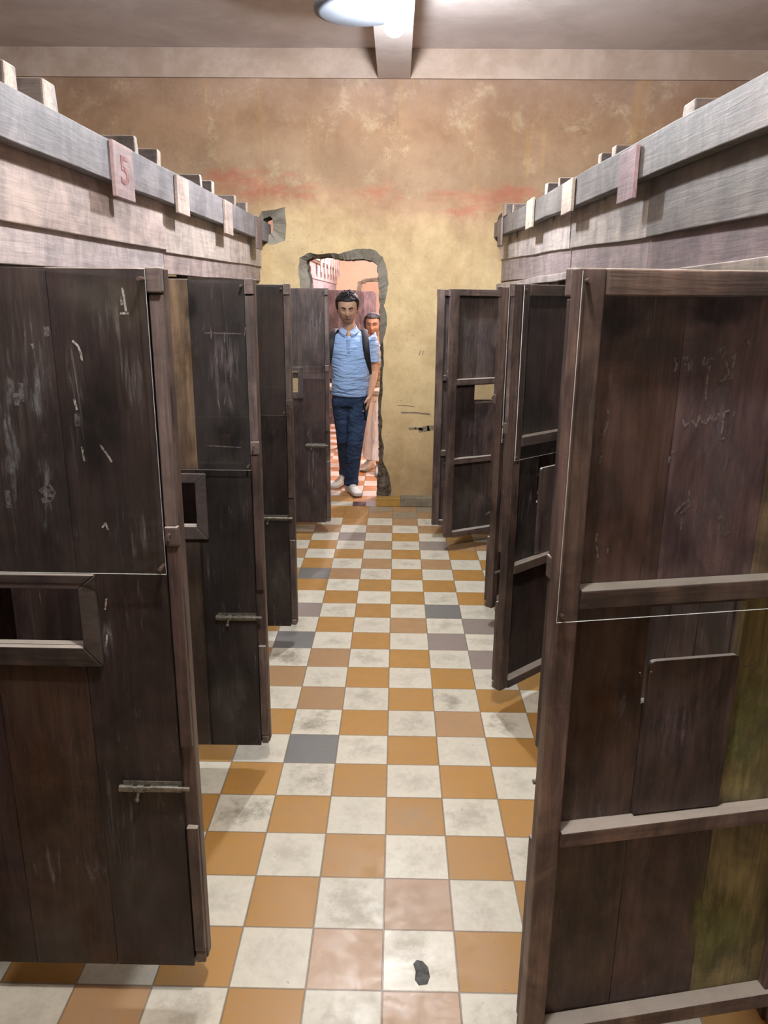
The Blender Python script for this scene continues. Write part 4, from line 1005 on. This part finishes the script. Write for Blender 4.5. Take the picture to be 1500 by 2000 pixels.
hand(b, wrL, (-.16, -.10, -1), (-1, .1, .1), (-.2, -1, 0), 1.02, .45)
hand(b, wrR, (.05, -.1, -1), (1, .1, 0), (.0, -1, 0), 1.02, .35)
b.build('body', SK, man, remesh=.0052, sm_it=2, smooth=True)
HM = hair_mat('black hair', (0.012, 0.010, 0.010))
def mkeep(v):
    x, y, z = v
    side = .030 if abs(x) > .055 else .0
    if y < -.03:     # forehead: hairline high in front, lower at the temples
        return z-(.090-.9*max(0, abs(x)-.045)+.006*noise.noise(Vector((x*90, 3, 0))))
    if y < .02: return z-(-.012 if abs(x) > .05 else 0)
    return z+.062
def mtuft(m):
    for k in range(60):
        a = rn.uniform(-1.5, 1.5); x = .055*math.sin(a)*rn.uniform(.4, 1); y = -.085+.05*abs(x)/.055+rn.uniform(0, .10); z0 = hr[2]*math.sqrt(max(.1, 1-(x/hr[0])**2-(y/hr[1])**2))
        p = Vector((x, y, z0+.006)); q = p+Vector((x*.25+rn.uniform(-.012, .012), -.016, -.004+rn.uniform(-.006, .010)))
        m.tube([hc+rot @ p, hc+rot @ p.lerp(q, .6)+Vector((0, 0, .004)), hc+rot @ q], [.007, .006, .001], 6)
rn = random.Random(2)
cap_hair(man, hc, rot, hr, mfn, HM, mkeep, .020, extra=mtuft)
head_parts(man, hc, rot, mfn, hr, HM, lipc=(0.25, .115, .09))
# polo shirt
POLO = cloth_mat('light blue pique', (0.30, 0.44, 0.70), 5, 1.0, 3.2, .05, .045)
b = MB()
b.tube([L_(-.388, MY+.02, .895), L_(-.386, MY+.015, .96), L_(-.384, MY+.005, 1.06), L_(-.385, MY+.005, 1.18), L_(-.386, MY+.01, 1.30), L_(-.388, MY+.02, 1.37), L_(-.39, MY+.02, 1.415), L_(-.392, MY+.015, 1.45)],
       [(.170, .130), (.168, .132), (.165, .135), (.168, .13), (.180, .122), (.176, .105), (.130, .085), (.072, .068)], 30)
for a_, e_ in ((shL, elL), (shR, elR)):
    c0 = L_(-.388, MY+.02, 1.375); q = a_.lerp(e_, .10)
    b.tube([c0.lerp(a_, .4), a_+Vector((0, 0, -.005)), a_.lerp(e_, .28), a_.lerp(e_, .50), a_.lerp(e_, .66)], [.080, .072, .066, .063, .064], 18)
b.build('polo_shirt', POLO, man, remesh=.007, sm_it=3, smooth=True)
# sleeve bands, collar, placket
NAVY = simple('navy stripe', (0.03, 0.045, 0.09), 0.8)
for a_, e_ in ((shL, elL), (shR, elR)): b = MB(); b.tube([a_.lerp(e_, .64), a_.lerp(e_, .69)], [.066, .066], 18); b.build('sleeve_band', POLO, man)
nb = L_(-.396, MY+.0, 1.455)
def collar_pts(r1, r2, z, drop, op=.42):
    out = []
    for k in range(25):
        a = -math.pi/2+op+(2*math.pi-2*op)*k/24; f = abs(k-12)/12
        out.append(nb+Vector((r1*math.cos(a), r2*math.sin(a)-.005*f, z-drop*f**1.8)))
    return out
m = MB(); top = collar_pts(.064, .062, .050, .060, .20); low = collar_pts(.088, .088, .008, .060, .34); vs = []
for p, q in zip(top, low):
    mid = p.lerp(q, .5); vs += [p, q, q+Vector((0, 0, -.006)), p+(p-nb).normalized()*-.006]
fs = []
for i in range(24):
    for k in range(4): fs.append((4*i+k, 4*i+(k+1) % 4, 4*(i+1)+(k+1) % 4, 4*(i+1)+k))
fs += [(0, 1, 2, 3), (99, 98, 97, 96)]
m.add(vs, fs); m.build('collar', POLO, man, smooth=False)
m = MB(); m.tube([q.lerp(p, .10)+Vector((q.x-nb.x, q.y-nb.y, 0)).normalized()*.002 for p, q in zip(top, low)], .0022, 6); m.build('collar_stripe', NAVY, man)
fy = MY-.128
m = MB(); m.box(*(lambda c: (c.x-.014, c.x+.014, c.y-.008, c.y+.03, c.z-.07, c.z+.07))(L_(-.394, fy+.012, 1.335))); m.build('placket', POLO, man, bevel=.003)
for z in (1.375, 1.335, 1.295): m = MB(); p = L_(-.394, fy+.003, z); m.cyl(p, p+Vector((0, -.003, 0)), .004, 10); m.build('button', POLO, man)
# small dark rider-like emblem on the chest
m = MB(); c0 = L_(-.268, MY-.098, 1.338)
for (x, z, rx, rz_) in ((0, .010, .0045, .006), (0, .0, .008, .006), (.003, -.010, .003, .008), (-.004, -.009, .003, .007), (.006, .014, .002, .006)): m.ell(c0+Vector((x, x*.4, z)), (rx, .008, rz_), 8, 6)
m.build('chest_emblem', NAVY, man)
# neckline shadow gap is real: skin shows in the open collar
m = MB(); m.ell(L_(-.395, MY-.052, 1.405), (.026, .03, .045), 16, 12); m.build('bare_throat', SK, man, smooth=True)
# jeans
JEAN = cloth_mat('dark blue denim', (0.030, 0.050, 0.098), 9, 1.0, 2.4, .35, .03)
b = MB()
b.tube([L_(-.385, MY+.03, .98), L_(-.385, MY+.03, .90), L_(-.385, MY+.03, .80)], [(.150, .115), (.165, .125), (.165, .118)], 26)
for a_, k_, c_ in ((hipL, knL, anL), (hipR, knR, anR)):
    b.tube([a_+Vector((0, 0, -.02)), a_.lerp(k_, .35), a_.lerp(k_, .75), k_, k_.lerp(c_, .3), k_.lerp(c_, .65), k_.lerp(c_, .88), k_.lerp(c_, .96), c_+Vector((0, -.005, -.028))],
           [.095, .090, .080, .076, .072, .066, .062, .070, .064], 20)
b.build('jeans', JEAN, man, remesh=.008, sm_it=3, smooth=True)
b = MB(); 
shoe(man, anL+Vector((-.03, .055, -.085)), anL+Vector((.085, -.205, -.078)), (WHT, SOLE))
shoe(man, anR+Vector((.03, .06, -.075)), anR+Vector((-.115, -.18, -.112)), (WHT, SOLE))

# backpack worn by the man
bp = empty('backpack', (-.385, MY, 0), label='black backpack worn by the man in the blue polo shirt', cat='backpack')
b = MB(); b.ell(L_(-.385, MY+.21, 1.20), (.165, .085, .24), 24, 18, fn=lambda v: Vector((v.x*(1+.25*(1-(v.z/.24)**2)*0), v.y, v.z))); b.build('pack', BLACKN, bp, smooth=True)
for s in (-1.12, 1):
    pts = [L_(-.385+s*.10, MY+.15, 1.40), L_(-.388+s*.115, MY+.08, 1.452), L_(-.388+s*.125, MY-.0, 1.452), L_(-.388+s*.135, MY-.075, 1.40), L_(-.388+s*.143, MY-.112, 1.32), L_(-.388+s*.153, MY-.10, 1.24), L_(-.388+s*.170, MY-.05, 1.14), L_(-.388+s*.178, MY+.03, 1.05), L_(-.388+s*.16, MY+.13, 1.0)]
    b = MB(); b.tube(pts, [(.028, .009)]*5+[(.026, .008), (.018, .006), (.014, .004), (.014, .004)], 12, side=(1, 0, .0)); b.build('strap', BLACKN, bp, smooth=True)
# phone in the hand
ph = MB(); pc = wrL+Vector((-.040, -.045, -.130))
M_ = Matrix.Translation(pc) @ Matrix.Rotation(R(12), 4, 'Z') @ Matrix.Rotation(R(-8), 4, 'Y')
ph.box(-.005, .005, -.036, .036, -.076, .076, mat=M_); o = ph.build('phone', BLACKN, None, bevel=.003, label='dark phone held low in the hand of the man in blue', cat='phone'); o.location = mo

# --- the woman behind him
WY_ = 6.12
wom = empty('person', (-.19, WY_, 0), label='woman in white trousers half hidden behind the man and the broken edge', cat='person')
wo = Vector((-.19, WY_, 0)); W_ = lambda x, y, z: Vector((x, y, z))-wo
b = MB(); rot = (Matrix.Rotation(R(-6), 3, 'Z') @ Matrix.Rotation(R(8), 3, 'X')); hc = W_(-.218, WY_-.04, 1.465); hr = (.070, .088, .116); wfn = head_fn(*hr, female=True)
b.ell(hc, hr, 40, 30, rot=rot, fn=wfn)
b.tube([W_(-.19, WY_+.02, 1.20), W_(-.20, WY_, 1.30), W_(-.21, WY_-.015, 1.40)], [(.06, .055), (.045, .046), (.045, .048)], 16)
b.tube([W_(-.19, WY_+.02, .80), W_(-.19, WY_+.02, .95), W_(-.19, WY_+.02, 1.10), W_(-.19, WY_+.02, 1.21), W_(-.19, WY_+.02, 1.26)], [(.14, .10), (.115, .085), (.135, .095), (.125, .08), (.05, .045)], 20)
hl, kl, al = W_(-.125, WY_+.02, .82), W_(-.150, WY_-.06, .45), W_(-.150, WY_-.08, .09)
hr_, kr, ar = W_(-.255, WY_+.02, .82), W_(-.245, WY_+.02, .45), W_(-.245, WY_+.14, .09)
for a_, k_, c_ in ((hl, kl, al), (hr_, kr, ar)): b.tube([a_, a_.lerp(k_, .5), k_, k_.lerp(c_, .35), c_], [.078, .064, .046, .044, .030], 14)
for s in (-1, 1):
    a_, e_, w_ = W_(-.19+s*.16, WY_+.02, 1.19), W_(-.19+s*.20, WY_+.05, .95), W_(-.19+s*.18, WY_-.02, .76)
    b.tube([a_, e_, e_.lerp(w_, .5), w_], [.038, .030, .026, .02], 12); hand(b, w_, (0, -.1, -1), (-s, .1, 0), (0, -1, 0), .9, .4)
b.build('body', skin_mat('light warm skin', (0.47, 0.27, 0.19)), wom, remesh=.0055, sm_it=2, smooth=True)
HW = hair_mat('dark glossy hair', (0.035, 0.035, 0.040))
def wkeep(v):
    if v.y < -.02: return v.z-(.082-.7*max(0, abs(v.x)-.038))
    return v.z+.05
cap_hair(wom, hc, rot, hr, wfn, HW, wkeep, .022, extra=lambda m: m.ell(hc+Vector((.0, .07, .085)), (.04, .035, .035), 16, 12))
head_parts(wom, hc, rot, wfn, hr, HW, True, (0.30, .10, .10))
b = MB(); b.tube([W_(-.19, WY_+.02, .78), W_(-.19, WY_+.02, .92), W_(-.19, WY_+.02, 1.08), W_(-.19, WY_+.02, 1.18), W_(-.195, WY_+.01, 1.235), W_(-.2, WY_, 1.27)], [(.155, .12), (.135, .105), (.15, .11), (.145, .095), (.085, .065), (.055, .055)], 22)
for s in (-1, 1): b.tube([W_(-.19+s*.08, WY_+.02, 1.18), W_(-.19+s*.155, WY_+.02, 1.17), W_(-.19+s*.18, WY_+.035, 1.06)], [.065, .055, .052], 14)
b.build('top', cloth_mat('olive beige knit', (0.30, 0.27, 0.20), 7, 1, 2, .08, .02), wom, remesh=.008, sm_it=2, smooth=True)
m = MB(); m.tube([W_(-.2+.058*math.cos(a), WY_-.0+.058*math.sin(a), 1.275+.012*math.sin(a)) for a in [2*math.pi*k/20 for k in range(21)]], .009, 8); m.build('neckband', WHT, wom, smooth=True)
b = MB(); b.tube([W_(-.19, WY_+.02, .93), W_(-.19, WY_+.02, .84), W_(-.19, WY_+.02, .74)], [(.13, .10), (.155, .115), (.155, .11)], 22)
for a_, k_, c_ in ((hl, kl, al), (hr_, kr, ar)): b.tube([a_, a_.lerp(k_, .5), k_, k_.lerp(c_, .5), c_+Vector((0, 0, .045))], [.09, .088, .078, .078, .082], 18)
b.build('trousers', cloth_mat('white cotton', (0.90, 0.90, 0.90), 8, 1, .6, .03, .03), wom, remesh=.008, sm_it=2, smooth=True)
shoe(wom, al+Vector((-.01, .05, -.085)), al+Vector((.02, -.19, -.085)), (WHT, SOLE), L=.24)
shoe(wom, ar+Vector((.02, .06, -.085)), ar+Vector((-.07, -.16, -.085)), (WHT, SOLE), L=.24)

for o in bpy.data.objects:
    if '_n' in o: del o['_n']
